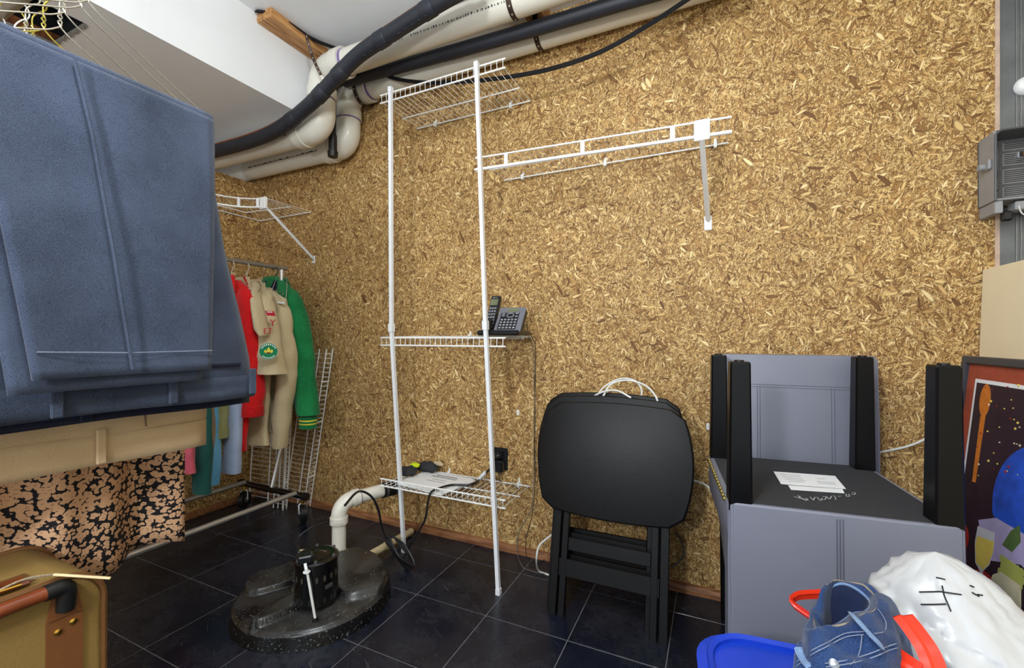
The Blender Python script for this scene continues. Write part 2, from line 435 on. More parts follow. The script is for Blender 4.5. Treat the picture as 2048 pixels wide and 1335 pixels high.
def text_mesh(body, size, M, name, m, parent, extrude=.0002, align='LEFT'):
    cu = bpy.data.curves.new('t', 'FONT'); cu.body = body; cu.size = size; cu.extrude = extrude; cu.align_x = align
    cu.resolution_u = 2
    to = bpy.data.objects.new('t', cu); COL.objects.link(to)
    dg = bpy.context.evaluated_depsgraph_get(); me = bpy.data.meshes.new_from_object(to.evaluated_get(dg))
    bpy.data.objects.remove(to); bpy.data.curves.remove(cu)
    mb = MB(); mb.add([M @ v.co for v in me.vertices], [tuple(p.vertices) for p in me.polygons]); bpy.data.meshes.remove(me)
    return mb.build(name, m, parent, smooth=False)
def frame(x, y, z, o):
    M = Matrix((V(x).normalized(), V(y).normalized(), V(z).normalized())).transposed().to_4x4(); M.translation = V(o); return M
# ================================================================== THE SETTING
WY, LX, RX, CZ, BZ, BX = 1.84, -2.62, 1.45, 2.445, 2.10, -1.86
OE = .778                                    # right edge of the strand board
uvb = lambda p: (p.x, p.z)
uvl = lambda p: (p.y+3.3, p.z)
floor = struct(MB().box((LX-.1, -1.6, -.10), (RX+.1, WY+.35, -.0012)).build('floor', GROUT, smooth=False))
TS = .3048; g = .0015
xs = [-1.965+TS*k for k in range(-3, 13)]; ys = [1.072+TS*k for k in range(-8, 4)]
tile_mesh = {}
for i in range(len(xs)-1):
    for j in range(len(ys)-1):
        x0, x1 = max(xs[i], LX)+g, min(xs[i+1], RX)-g; y0, y1 = ys[j]+g, min(ys[j+1], WY)-g
        if x1-x0 < .02 or y1-y0 < .02: continue
        key = (round(x1-x0, 4), round(y1-y0, 4))
        if key not in tile_mesh:
            t = MB().rbox((0, 0, -.004), key+(0,), .0008)
            ORG['__t'] = V((0, 0, 0))
            me = bpy.data.meshes.new('tile'); me.from_pydata(t.v, [], t.f); me.update(); me.materials.append(TILE)
            bm = bmesh.new(); bm.from_mesh(me); bmesh.ops.recalc_face_normals(bm, faces=bm.faces); bm.to_mesh(me); bm.free()
            tile_mesh[key] = me
        o = bpy.data.objects.new('tile', tile_mesh[key]); COL.objects.link(o); o.parent = floor
        o.location = V((x0, y0, random.uniform(-.0003, .0003)))-ORG['floor']
struct(MB().box((-3.30, WY, 0), (OE, WY+.012, CZ)).build('wall_back', OSB, smooth=False, uvs=uvb))
struct(MB().box((LX-.012, -1.6, 0), (LX, WY, 1.955)).build('wall_left', OSB, smooth=False, uvs=uvl))
struct(MB().box((LX-.1, -1.6, CZ), (RX+.1, WY+.35, CZ+.1)).build('ceiling', CEILM, smooth=False))
struct(MB().box((RX, -1.6, 0), (RX+.1, WY+.3, CZ)).build('wall_right', BEIGE, smooth=False))
struct(MB().box((LX-.1, WY+.22, 0), (RX, WY+.3, CZ)).build('wall_behind_board', mat('grey_concrete', (58, 56, 54), .9, var=.2), smooth=False))
# bulkhead: side face + underside with a torn hole
bk = MB().box((BX-.012, -1.6, BZ), (BX, WY, CZ))
HX0, HX1, HY0, HY1 = -2.27, -2.01, .42, .76
for lo, hi in (((-3.30, -1.6, BZ), (HX0, WY, BZ+.012)), ((HX1, -1.6, BZ), (BX-.012, WY, BZ+.012)), ((HX0, -1.6, BZ), (HX1, HY0, BZ+.012)), ((HX0, HY1, BZ), (HX1, WY, BZ+.012))):
    bk.box(lo, hi)
struct(MB().box((-3.32, -1.6, 0), (-3.30, WY, CZ)).build('wall_beyond', LUMBER, smooth=False))
bulk = struct(bk.build('wall_bulkhead', WHITE, smooth=False))
# torn drywall paper edge of the hole + joists in it
te = MB(); random.seed(3)
def tear(a, b, nrm, n=26, wd=.014):
    a = V(a); b = V(b); nrm = V(nrm)
    for k in range(n):
        p = a.lerp(b, k/n); q = a.lerp(b, (k+1)/n); w0 = wd*random.uniform(.3, 1.1)
        te.add([p-nrm*w0*.4-V((0, 0, .0015)), q-nrm*w0*.4-V((0, 0, .0015)), q+nrm*w0-V((0, 0, .0025)), p+nrm*w0*.8-V((0, 0, .001)),
                p+V((0, 0, .012)), q+V((0, 0, .012))], [(0, 1, 2, 3), (0, 1, 5, 4)])
tear((HX0, HY1, BZ), (HX1, HY1, BZ), (0, 1, 0)); tear((HX0, HY0, BZ), (HX0, HY1, BZ), (-1, 0, 0)); 
te.build('torn_drywall_edge', mat('torn_gypsum', (150, 148, 142), .95, var=.3, vscale=120), bulk, smooth=False)
MB().box((HX0-.045, .2, BZ+.013), (HX0+.002, 1.2, BZ+.045)).build('joist', JOIST, bulk, smooth=False)
MB().box((HX1+.002, .2, BZ+.013), (HX1+.035, 1.2, BZ+.10)).build('joist', JOIST, bulk, smooth=False)
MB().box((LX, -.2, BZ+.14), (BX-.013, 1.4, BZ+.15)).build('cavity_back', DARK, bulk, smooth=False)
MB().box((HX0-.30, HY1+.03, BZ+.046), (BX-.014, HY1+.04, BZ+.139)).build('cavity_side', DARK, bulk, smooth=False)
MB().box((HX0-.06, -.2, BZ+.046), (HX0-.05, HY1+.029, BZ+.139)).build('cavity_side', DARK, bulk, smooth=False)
# base mouldings
def moulding(p, q, nrm, name):
    p, q, nrm = V(p), V(q), V(nrm); prof = [(0, 0), (.018, 0), (.018, .016), (.012, .030), (.0, .034)]
    mb = MB(); mb.ring_loft([[e+nrm*u+V((0, 0, h)) for u, h in prof] for e in (p, q)])
    return struct(mb.build(name, BASEB, smooth=False))
moulding((LX, WY, 0), (OE, WY, 0), (0, -1, 0), 'baseboard_back')
moulding((LX, -1.6, 0), (LX, WY-.018, 0), (1, 0, 0), 'baseboard_left')
# hanging lamp and unseen fill light, the latter added to brighten the bulkhead underside
for i, ((x, y, z), lb) in enumerate(zip(LAMP_AND_FILL, ('white glass globe lamp hanging from the ceiling', 'added fill light, a white glass globe on a thin pole'))):
    lm = NT('glowing_globe_%d' % i); lm.b.inputs['Emission Color'].default_value = (.92, .97, 1, 1); lm.b.inputs['Emission Strength'].default_value = LAMP_FILL_STRENGTH[i]
    t = thing('lamp_or_fill_globe', lb, 'lamp', (x, y, z-.09 if i == 0 else 0), 'globe lamps')
    MB().sphere((x, y, z), .09, 20, 12).build('globe', lm.m, t)
    if i == 0:
        MB().cyl((x, y, z+.085), (x, y, z+.13), .035, 16).build('socket', WHITE, t)
        MB().cyl((x, y, z+.13), (x, y, CZ-.012), .008, 8).build('stem', WHITE, t)
        MB().lathe([(.06, CZ-.014), (.065, CZ-.006), (.065, CZ-.001)], (x, y, 0), 20).build('canopy', WHITE, t)
    else:  # stand made up to carry the added fill globe
        MB().cyl((x, y, z-.13), (x, y, z-.085), .035, 16).build('socket', WHITE, t)
        MB().cyl((x, y, .02), (x, y, z-.13), .010, 8).build('pole', WHITE, t)
        MB().lathe([(.14, .001), (.14, .012), (.02, .024)], (x, y, 0), 24).build('base', WHITE, t)

# metal stud beside the board's end, paper edge of board
st = thing('metal_stud', 'galvanised steel wall stud beside the end of the strand board', 'stud', (.82, WY+.03, 0))
MB().box((.795, WY+.016, 0), (.862, WY+.019, CZ-.001)).build('web', mat('dull_zinc', (118, 122, 128), .4, metal=.75, var=.2, vscale=14), st, smooth=False)
for x in (.795, .859): MB().box((x, WY+.019, 0), (x+.003, WY+.06, CZ-.001)).build('flange', STEEL, st, smooth=False)
for x in (.832, .842): MB().cyl((x, WY+.016, 0), (x, WY+.016, CZ-.001), .0022, 6).build('stiffening_rib', STEEL, st)
bd = MB().box((OE+.001, WY+.002, .9), (OE+.012, WY+.014, CZ-.001)).build('drywall_strip', mat('pinkish_gypsum_paper', (196, 170, 152), .9, var=.2, vscale=50), smooth=False)
tag(bd, 'thin pinkish drywall edge between board and steel stud', 'drywall')

# ================================================================== PIPES AND CABLES
YN, YF, ZU, PR = 1.55, 1.765, 2.305, .057
def strap(name, x, yc, zc, r, top, parent=None, label=None):
    mb = MB(); prof = []
    prof.append((yc-r, top))
    for k in range(13):
        a = PI+PI*k/12; prof.append((yc+r*math.cos(a), zc+r*math.sin(a)))
    prof.append((yc+r, top))
    wd = .011
    mb.ring_loft([[V((x-wd, y, z)), V((x+wd, y, z))] for y, z in prof], cap=False)
    o = mb.build(name, STRAP, parent, solid=.0012)
    hb = MB()
    for k in range(1, 12, 2):
        a = PI+PI*k/12; n = V((0, math.cos(a), math.sin(a))); c = V((x, yc, zc))+n*(r+.0010)
        hb.cyl(c-n*.0004, c+n*.0004, .0032, 8)
    hb.build('strap_hole', mat('pale_hole', (196, 190, 180), .6), o, smooth=False)
    return o
def drain(name, label, y, xv, zl, xr, tx):
    zl = zl
    t = thing(name, label, 'pipe', (xv, y, zl-PR))
    R = .085
    A = V((xr, y, ZU)); B = V((xv, y, ZU)); C = V((xv, y, zl)); D = V((-3.28, y, zl))
    MB().cyl(A, B+V((R, 0, 0)), PR, 24).build('upper_run', PVC, t)
    MB().cyl(C-V((R, 0, 0)), D, PR, 24).build('lower_run', PVC, t)
    e1 = roundpath([B+V((R+.03, 0, 0)), B, B-V((0, 0, abs(ZU-zl)/2))], R-.008, 10)
    MB().tube(e1, PR+.006, 24).build('elbow', PVC, t)
    e2 = roundpath([C+V((0, 0, abs(ZU-zl)/2)), C, C-V((R+.03, 0, 0))], R-.008, 10)
    MB().tube(e2, PR+.006, 24).build('elbow', PVC, t)
    for p, q in ((B+V((R+.02, 0, 0)), B+V((R+.075, 0, 0))), (C-V((R+.02, 0, 0)), C-V((R+.075, 0, 0))), ((B+C)/2+V((0, 0, .0)), (B+C)/2+V((0, 0, .05)))):
        MB().cyl(p, q, PR+.012, 24).build('coupling', PVC, t)
    for p, q in ((B+V((R+.075, 0, 0)), B+V((R+.088, 0, 0))), ((B+C)/2-V((0, 0, .006)), (B+C)/2)):
        MB().cyl(p, q, PR+.0075 if p.x == q.x else PR+.001, 24).build('primer_ring', PURPLE, t)
    # print on the pipe
    nrm = V((0, -.86, -.5)); up = V((0, -.5, .86))
    for x0 in tx:
        c = V((x0, y, ZU))+nrm*(PR+.0004)
        M = frame((1, 0, 0), up, nrm, c)
        text_mesh('CHARLOTTE PIPE', .017, M, 'printed_lettering', INKB, t)
        mb = MB(); random.seed(int(x0*100)); xx = .175
        while xx < .62:
            wl = random.uniform(.003, .010); h = random.uniform(.006, .010)
            mb.box((xx, 0, 0), (xx+wl*.45, h, .0003), M); mb.box((xx, h*.4, 0), (xx+wl, h*.6, .0003), M)
            xx += wl+random.uniform(.002, .012)
        xx = -.035
        mb.box((-.036, .004, 0), (-.004, .0055, .0003), M)
        mb.build('printed_fine_print', INKB, t, smooth=False)['kind'] = 'stuff'
    nl = V((0, -.5, .86))
    mb = MB(); M = frame((1, 0, 0), (0, -.86*.3-.3, .95), (0, -.95, -.3), V((LX+.05, y, zl))+V((0, -.95, -.31)).normalized()*(PR+.0004)); xx = .02; random.seed(5)
    while xx < .62:
        wl = random.uniform(.004, .012); mb.box((xx, 0, 0), (xx+wl, random.uniform(.004, .009), .0003), M); xx += wl+random.uniform(.003, .010)
    mb.build('printed_fine_print', INKB, t, smooth=False)['kind'] = 'stuff'
    return t
npipe = drain('drain_pipe', 'white plastic drain pipe running under the ceiling farther from the board wall', YN, -1.755, 2.02, 1.1, (-1.35, -.62))
fpipe = drain('drain_pipe', 'white plastic drain pipe hugging the board wall under the ceiling', YF, -1.80, 2.03, 1.1, (-1.11, -.36))
# timber blocks
blk = MB().rbox((BX+.001, 1.285, 2.402), (-1.765, WY-.001, CZ-.001), .002).build('timber_block', LUMBER, smooth=False)
tag(blk, 'pine block screwed to the ceiling beside the bulkhead', 'timber')
blk2 = MB().rbox((-.745, 1.30, 2.372), (-.665, WY-.001, CZ-.001), .002).build('timber_block', LUMBER, smooth=False)
tag(blk2, 'pine block on the ceiling crossing above both drain pipes', 'timber')
tag(strap('hanger_strap', -.715, YN, ZU, PR+.001, 2.40), 'perforated metal strap holding the drain pipe farther from the wall', 'strap', 'pipe straps')
tag(strap('hanger_strap', -.69, YF, ZU, PR+.001, 2.40), 'perforated metal strap on the drain pipe hugging the wall, near the picture centre', 'strap', 'pipe straps')
tag(strap('hanger_strap', -1.69, YF, ZU-.01, PR+.016, 2.42), 'perforated metal strap at the bend of the pipe hugging the wall', 'strap', 'pipe straps')
# strap from the block down to the near pipe's bend
sp = MB(); pts = bez([onY(612, 68, 1.42), onY(622, 105, 1.44), onY(632, 130, 1.46), onY(642, 150, 1.47)], 5)
sp.ring_loft([[p+V((-.009, 0, 0)), p+V((.009, 0, 0))] for p in pts], cap=False)
so = sp.build('hanger_strap', STRAP, solid=.0012)
tag(so, 'perforated metal strap dropping from the pine block by the bulkhead', 'strap', 'pipe straps')
hb = MB()
for p in pts[1:-1:2]: hb.cyl(p+V((0, -.0004, 0)), p+V((0, -.0014, 0)), .003, 8)
hb.build('strap_hole', MATS['pale_hole'], so, smooth=False)
# thick foam covered line, crossing in front
hp = bez([onY(960, -40, 1.36), onY(880, 4, 1.37), onY(800, 55, 1.39), onY(720, 108, 1.41), onY(672, 155, 1.42), onY(622, 207, 1.43), onY(560, 256, 1.44), onY(500, 283, 1.445), onY(418, 306, 1.45), onY(330, 330, 1.45)], 6)
ho = thing('insulated_line', 'thick black foam insulated refrigerant line crossing in front of the drain pipes', 'pipe', hp[-1])
MB().tube(hp, .031, 16).build('foam_sleeve', FOAM, ho)
for i in (7, 14, 22, 27, 33):
    d = (hp[i+1]-hp[i]).normalized()
    MB().tube([hp[i]-d*.006, hp[i]-d*.002, hp[i]+d*.05, hp[i]+d*.056], [.0315, .0335, .0338, .0315], 16).build('foam_joint', FOAM, ho)
fl = MB(); random.seed(4)
for k in range(9):
    i = 8+int(k*1.2); p = hp[min(i, len(hp)-2)]+V((.0, -.012, -.030)); d = (hp[i+1]-hp[i]).normalized()
    fl.tube([p, p-d*.012+V((0, -.003, -.007)), p-d*.020+V((0, -.004, -.006))], [.003, .002, .0006], 5)
fl.build('torn_flap', FOAM, ho)
cp = [p+V((-.008, -.002, .035)) for p in hp[2:]]
co = MB().tube(cp, .0065, 8).build('copper_tube', COPPER); tag(co, 'bare copper tube running along the thick foam line', 'pipe')
# straight insulated line between the drains
ip = [onY(1480, -62, 1.655), onY(1280, -6, 1.655), onY(1000, 77, 1.655), onY(690, 163, 1.655)]
io = thing('insulated_line', 'straight black foam insulated line between the two drain pipes', 'pipe', ip[-1])
MB().tube(bez(ip, 5), .029, 16).build('foam_sleeve', FOAM, io)
ve = roundpath([ip[-1]+V((.02, 0, 0)), ip[-1]+V((-.085, 0, 0)), V((ip[-1].x-.085, 1.655, 1.99))], .05, 8)
MB().tube(ve, .017, 12).build('rubber_hose', RUBBER, io)
vb = V((ip[-1].x-.085, 1.655, 1.99))
MB().cyl(vb+V((0, 0, .05)), vb-V((0, 0, .06)), .021, 16).build('vent_body', RUBBER, io)
MB().cyl(vb-V((0, 0, .035)), vb-V((0, 0, .062)), .026, 16, .024).build('vent_cap', RUBBER, io)
# drooping flat cable
dc = bez([onY(700, 132, 1.60), onY(742, 138, 1.66), onY(790, 157, 1.675), onY(850, 165, 1.68), onY(920, 164, 1.68), onY(1000, 156, 1.68), onY(1100, 138, 1.68), onY(1200, 104, 1.68), onY(1300, 48, 1.68), onY(1385, -8, 1.66), onY(1480, -70, 1.6)], 6)
mb = MB()
for dz in (-.0055, 0, .0055): mb.tube([p+V((0, 0, dz)) for p in dc], .0042, 6)
tag(mb.build('flat_cable', CORDB), 'black ribbed cable drooping in front of the drain pipe and board wall', 'cable')
fc = bez([onZ(512, 22, 2.436), onZ(540, 27, 2.436), onZ(575, 45, 2.436), onZ(625, 78, 2.43), onZ(690, 103, 2.42), onZ(760, 130, 2.40)], 6)
mb = MB()
for dx in (-.007, 0, .007): mb.tube([p+V((dx, 0, 0)) for p in fc], .005, 6)
tag(mb.build('flat_cable', CORDB), 'black cable lying along the pine block under the ceiling', 'cable')

# ================================================================== WIRE SHELVES
def wire_shelf(t, x0, x1, yb, yf, zb, zf0, zf1, lip, pitch=.0265, mid=.45, lipw=True, clips=()):
    """parts of a straight ventilated shelf; zb at wall, zf0/zf1 at front left/right; lip = height of front lip (sign)"""
    s = MB().cyl((x0, yb, zb), (x1, yb, zb), .0032, 6).build('back_rail', WIRE, t)
    zf = lambda x: zf0+(zf1-zf0)*(x-x0)/(x1-x0)
    MB().cyl((x0-.004, yf, zf(x0)), (x1+.004, yf, zf(x1)), .0036, 8).build('front_rail', WIRE, t)
    MB().cyl((x0-.004, yf, zf(x0)+lip), (x1+.004, yf, zf(x1)+lip), .0036, 8).build('lip_rail', WIRE, t)
    if mid:
        ym = yb+(yf-yb)*mid
        MB().cyl((x0, ym, zb+(zf(x0)-zb)*mid-.004), (x1, ym, zb+(zf(x1)-zb)*mid-.004), .0032, 6).build('middle_rail', WIRE, t)
    wb = MB(); n = int((x1-x0-.01)/pitch)
    for k in range(n+1):
        x = x0+.006+k*(x1-x0-.012)/n
        wb.tube([V((x, yb, zb+.004)), V((x, yf-.003, zf(x)+.003))]+([V((x, yf-.0035, zf(x)+lip))] if lipw else []), .0014, 5)
    wb.build('deck_wires', WIRE, t)
    for x in clips:
        MB().rbox((x-.006, yb-.008, zb-.012), (x+.006, WY-.0005, zb+.012), .002).box((x-.004, WY-.004, zb+.012), (x+.004, WY-.0005, zb+.026)).build('wall_clip', WIRE, t, smooth=False)
tw = thing('shelf_tower', 'white wire shelf tower with two tall poles against the board wall', 'shelf', (-1.08, 1.56, 0))
SX0, SX1, SYB, SYF = -1.39, -.76, 1.829, 1.56
wire_shelf(tw, SX0, SX1, SYB, SYF, 2.068, 2.068, 2.068, .036, clips=(-1.28, -.86))
wire_shelf(tw, SX0, SX1, SYB, SYF, .997, .993, .993, -.034, clips=(-1.08, -.80))
wire_shelf(tw, SX0, SX1, SYB, SYF, .318, .315, .315, .032, clips=(-1.2, -.82))
def pole(top, mid, bot):
    top, mid, bot = V(top), V(mid), V(bot)
    p = MB().tube([bot, mid, top], .0105, 4, up=V((.7, .7, 0))).build('pole', POLE, tw, angle=30)
    def slv(c, d, h, r): MB().tube([c-d*h, c+d*h], r, 4, up=V((.7, .7, 0))).build('sleeve', POLE, p, angle=30)
    d = (top-mid).normalized(); slv(mid, d, .018, .0150); slv(top-d*.004, d, .012, .0125)
    slv(bot+V((0, 0, .012)), V((0, 0, 1)), .012, .013)
pole(onY(781, 178, 1.545), onY(783, 655, 1.545), onZ(808, 1103, 0))
pole(onY(953, 128, 1.545), onY(971, 650, 1.545), onZ(997, 1188, 0))
# long wall shelf with hanging rod and brace
ws = thing('wall_shelf', 'long white wire shelf with hang rod and one brace high on the board wall', 'shelf', (-.42, 1.70, 1.45))
zb, y0 = 1.727, 1.565
def shelf_rod(t, x0, x1, yf, z0, z1):
    MB().cyl((x0-.004, yf, z0-.048), (x1+.004, yf, z1-.048), .0065, 8).build('hang_rod', WIRE, t)
wire_shelf(ws, -.893, .044, 1.829, y0, zb, 1.733, 1.703, -.048, clips=(-.80, -.42, .0), mid=.55, lipw=False)
for px in (1012, 1165, 1345):
    p = onY(px, 300, y0); z = 1.733-.03*(p.x+.893)/.937
    MB().rbox((p.x-.008, y0-.004, z-.048), (p.x+.008, y0+.001, z-.002), .002).build('hook_strap', WIRE, ws, smooth=False)
shelf_rod(ws, -.893, .044, y0-.001, 1.733, 1.703)
bc = onY(1404, 262, y0); zz = bc.z
MB().rbox((bc.x-.024, y0-.012, zz-.034), (bc.x+.024, y0-.006, zz+.034), .002).build('bracket_plate', WIRE, ws, smooth=False)
MB().cyl((bc.x, y0-.0145, zz), (bc.x, y0-.011, zz), .005, 10).build('screw', STEEL, ws)
fo = onY(1416, 440, WY-.008)
MB().tube([V((bc.x, y0-.006, zz-.03)), V((fo.x, WY-.012, fo.z))], .0085, 4, up=V((1, 0, 0))).build('brace', POLE, ws, angle=30)
MB().rbox((fo.x-.014, WY-.006, fo.z-.038), (fo.x+.014, WY-.0005, fo.z+.018), .003).build('foot_plate', WIRE, ws, smooth=False)
MB().cyl((fo.x, WY-.008, fo.z-.016), (fo.x, WY-.005, fo.z-.016), .005, 10).build('screw', STEEL, ws)
# corner shelf
cs = thing('corner_shelf', 'white wire corner shelf with a curved front and one diagonal brace', 'shelf', (-2.3, 1.6, 1.45))
z = 1.73
fr = bez([(-2.345, .75, z), (-2.345, 1.10, z), (-2.345, 1.30, z), (-2.325, 1.42, z), (-2.255, 1.50, z), (-2.16, 1.545, z)], 6)
bkp = [V((LX+.008, .75, z)), V((LX+.008, 1.825, z)), V((-2.16, 1.825, z))]
MB().tube(fr, .0035, 8).build('front_rail', WIRE, cs)
MB().tube([p-V((0, 0, .045)) for p in fr], .0050, 8).build('hang_rod', WIRE, cs)
MB().tube(bkp, .0035, 6).build('back_rail', WIRE, cs)
midp = [V((-2.50, .75, z-.004)), V((-2.50, 1.66, z-.004)), V((-2.16, 1.69, z-.004))]
MB().tube(midp, .003, 6).build('middle_rail', WIRE, cs)
wb = MB(); y = .76
while y < 1.28:
    wb.tube([V((LX+.008, y, z+.004)), V((-2.345, y, z+.004))], .0013, 5); y += .0265
for k in range(22):
    u = k/21; q = fr[min(len(fr)-1, int(12+u*(len(fr)-13)))]
    b = V((LX+.008, 1.30+u*1.1, z)) if u < .47 else V((LX+.008+(u-.47)/.53*.452, 1.825, z))
    wb.tube([b+V((0, 0, .004)), q+V((0, 0, .004))], .0013, 5)
wb.build('deck_wires', WIRE, cs)
for i in (10, 22, 27):
    p = fr[min(i, len(fr)-1)]; MB().rbox((p.x-.006, p.y-.006, z-.045), (p.x+.006, p.y+.006, z-.002), .002).build('hook_strap', WIRE, cs, smooth=False)
pp = V((-2.165, 1.545, z))
MB().rbox((pp.x-.03, pp.y-.012, z-.055), (pp.x+.012, pp.y+.004, z+.008), .002).build('bracket_plate', WIRE, cs, smooth=False)
fo = onY(626, 515, WY-.008)
MB().tube([pp+V((0, 0, -.04)), V((fo.x, WY-.010, fo.z))], .0085, 4, up=V((1, 0, 0))).build('brace', POLE, cs, angle=30)
MB().rbox((fo.x-.012, WY-.006, fo.z-.032), (fo.x+.012, WY-.0005, fo.z+.012), .003).build('foot_plate', WIRE, cs, smooth=False)
MB().cyl((fo.x, WY-.008, fo.z-.014), (fo.x, WY-.005, fo.z-.014), .005, 10).build('screw', STEEL, cs)
# loose shelf panels stood on end in the corner
def loose_panel(label, bl, ux, uz, wd, ht, nrm, lip=.03, rails=(0, .5, 1), group='loose shelf panels'):
    bl, ux, uz, nrm = V(bl), V(ux).normalized(), V(uz).normalized(), V(nrm).normalized()
    t = thing('loose_wire_shelf', label, 'shelf panel', bl, group)
    for r in rails: MB().cyl(bl+ux*wd*r, bl+ux*wd*r+uz*ht, .0035, 8).build('long_rail', WIRE, t)
    if lip: MB().cyl(bl+ux*wd+nrm*lip, bl+ux*wd+nrm*lip+uz*ht, .0035, 8).build('lip_rail', WIRE, t)
    wb = MB(); n = int(ht/.0265)
    for k in range(1, n):
        p = bl+uz*(k*ht/n)
        wb.tube([p, p+ux*wd]+([p+ux*wd+nrm*lip] if lip else []), .0014, 5)
    wb.build('cross_wires', WIRE, t)
    for h in (.2, .55, .8):
        if lip: MB().cyl(bl+ux*wd+uz*ht*h, bl+ux*wd+nrm*lip+uz*ht*h, .0045, 8).build('hook_strap', WIRE, t)
loose_panel('loose white wire panel leaning slantwise against the wall beside the green jacket', (-2.37, 1.822, .003), (1, 0, -.0), (.19, -.01, .9), .21, .945, (0, -1, 0), lip=.045)
loose_panel('loose white wire panel upright in the corner behind the clothes rack', (-2.585, 1.74, .003), (1, .06, 0), (.0, .055, 1), .31, .80, (0, -1, 0), lip=.03)
loose_panel('loose narrow white wire panel on end between the other loose panels', (-2.33, 1.712, .003), (1, .25, 0), (.03, .04, 1), .085, .78, (.2, -1, 0), lip=.025, rails=(0, .35, 1))
# ================================================================== PHONE
def Rz(a): return Matrix.Rotation(math.radians(a), 4, 'Z')
def Rx(a): return Matrix.Rotation(math.radians(a), 4, 'X')
def T(x, y=None, z=None): return Matrix.Translation(V(x) if y is None else V((x, y, z)))
SZ = 1.003
pb = onY(1003, 672, 1.66); pb = V((-.795, 1.665, SZ))
ph = thing('desk_phone', 'grey and black desk phone base with keypad on the middle wire shelf', 'phone', pb)
Mb = T(pb) @ Rz(4)
MB().rbox((-.115, -.075, 0), (.075, .085, .022), .008, Mb).build('base_foot', PHONEB, ph, smooth=False)
Mk = Mb @ T(.012, -.055, .016) @ Rx(52)
MB().rbox((-.055, 0, -.03), (.062, .128, -.004), .006, Mk).build('console_body', PHONEB, ph, smooth=False)
MB().rbox((-.056, -.001, -.004), (.063, .130, .004), .003, Mk).build('face_plate', PHONEG, ph, smooth=False)
MB().rbox((-.018, .104, .004), (.034, .121, .0055), .0006, Mk).build('display', LCD, ph, smooth=False)
MB().rbox((-.042, .008, .004), (.040, .098, .0052), .0006, Mk).build('keypad_panel', PHONEB, ph, smooth=False)
for i in range(5):
    for j in range(4):
        x = -.036+i*.0155; y = .012+j*.0145
        MB().rbox((x, y, .005), (x+.010, y+.008, .0075), .001, Mk).build('key', KEYM, ph, smooth=False)
MB().tube([Mk @ V((.002+.015*math.cos(a), .083+.011*math.sin(a), .006)) for a in [2*PI*k/16 for k in range(16)]], .0018, 6, closed=True).build('navigation_ring', KEYM, ph)
for x, y in ((-.036, .078), (-.036, .088), (.024, .074), (.024, .090)): MB().rbox((x, y, .005), (x+.013, y+.006, .0072), .001, Mk).build('key', KEYM, ph, smooth=False)
MB().rbox((-.075, -.03, .0), (-.035, .06, .05), .006, Mb @ T(-.032, -.01, .018) @ Rx(10)).build('cradle', PHONEB, ph, smooth=False)
Mh = Mb @ T(-.082, .0, .042) @ Rz(-4) @ Rx(66)
hs = thing('phone_handset', 'black cordless handset standing in the desk phone cradle', 'phone', Mh @ V((0, 0, 0)))
MB().rbox((-.024, -.02, -.013), (.024, .145, .008), .006, Mh).build('body', PHONEB, hs, smooth=False)
MB().rbox((-.018, .095, .008), (.018, .125, .0092), .0005, Mh).build('display', LCD, hs, smooth=False)
MB().rbox((-.012, .131, .008), (.012, .134, .009), .0003, Mh).build('nameplate', KEYM, hs, smooth=False)
for i in range(3):
    for j in range(6):
        x = -.017+i*.0125; y = .004+j*.0145
        MB().rbox((x, y, .008), (x+.009, y+.008, .0098), .001, Mh).build('key', KEYM, hs, smooth=False)
def cable(name, label, pts, r, m, n=7, cat='cable', sides=7):
    o = MB().tube(bez(pts, n), r, sides).build(name, m); tag(o, label, cat); return o
# phone wires
cable('phone_wire', 'thin grey phone wire from the desk phone down the wall to the floor', [pb+V((.06, .05, .05)), V((-.745, 1.72, 1.03)), onY(1060, 676, 1.81), onY(1066, 700, 1.815), onY(1069, 800, 1.82), onY(1068, 900, 1.82), onY(1066, 980, 1.78), onY(1062, 1020, 1.76), onY(1040, 1060, 1.74), onY(1034, 1100, 1.72), onZ(1045, 1132, .006), onZ(1070, 1143, .006), onZ(1098, 1148, .006)], .0018, CABLEG)
cable('phone_wire', 'thin black phone wire hanging straight from the middle shelf beside the tray tables', [pb+V((.06, .06, .06)), V((-.735, 1.74, 1.02)), onY(1066, 678, 1.815), onY(1071, 705, 1.815), onY(1068, 850, 1.825), onY(1070, 960, 1.80), onY(1064, 1030, 1.78), onY(1052, 1080, 1.77), onY(1055, 1118, 1.76), onZ(1075, 1125, .006), onZ(1100, 1112, .006)], .0016, CORDB)
# ================================================================== OUTLET, CORD, THINGS ON BOTTOM SHELF
ou = onY(1002, 918, WY-.001)
ot = thing('wall_outlet', 'black outlet cut into the board wall above the bottom shelf', 'outlet', ou)
MB().rbox((ou.x-.036, WY-.0030, ou.z-.048), (ou.x+.036, WY-.0005, ou.z+.055), .001).build('recess', DARK, ot, smooth=False)
MB().rbox((ou.x-.018, WY-.006, ou.z-.036), (ou.x+.018, WY-.002, ou.z+.045), .002).build('receptacle', PHONEB, ot, smooth=False)
ad = thing('plug_in_adapter', 'black plug-in power adapter in the lower outlet socket', 'adapter', (ou.x, WY-.03, ou.z-.05))
MB().rbox((ou.x-.026, WY-.046, ou.z-.052), (ou.x+.026, WY-.0065, ou.z+.004), .007).build('body', PHONEB, ad, smooth=False)
MB().tube(bez([(ou.x, WY-.02, ou.z-.05), (ou.x, WY-.02, ou.z-.085), (ou.x+.012, WY-.025, ou.z-.10)], 5), .0022, 6).build('lead', CORDB, ad)
Z0 = .322
pc = thing('pump_cable', 'black pump power cord from outlet over bottom shelf, bundled and hanging to pump pipe', 'cord', (-1.25, 1.5, 0))
pl = V((ou.x, WY-.03, ou.z+.024))
MB().sphere(pl, .018, 12, 8, (1, 1.1, .9)).build('plug', PHONEB, pc)
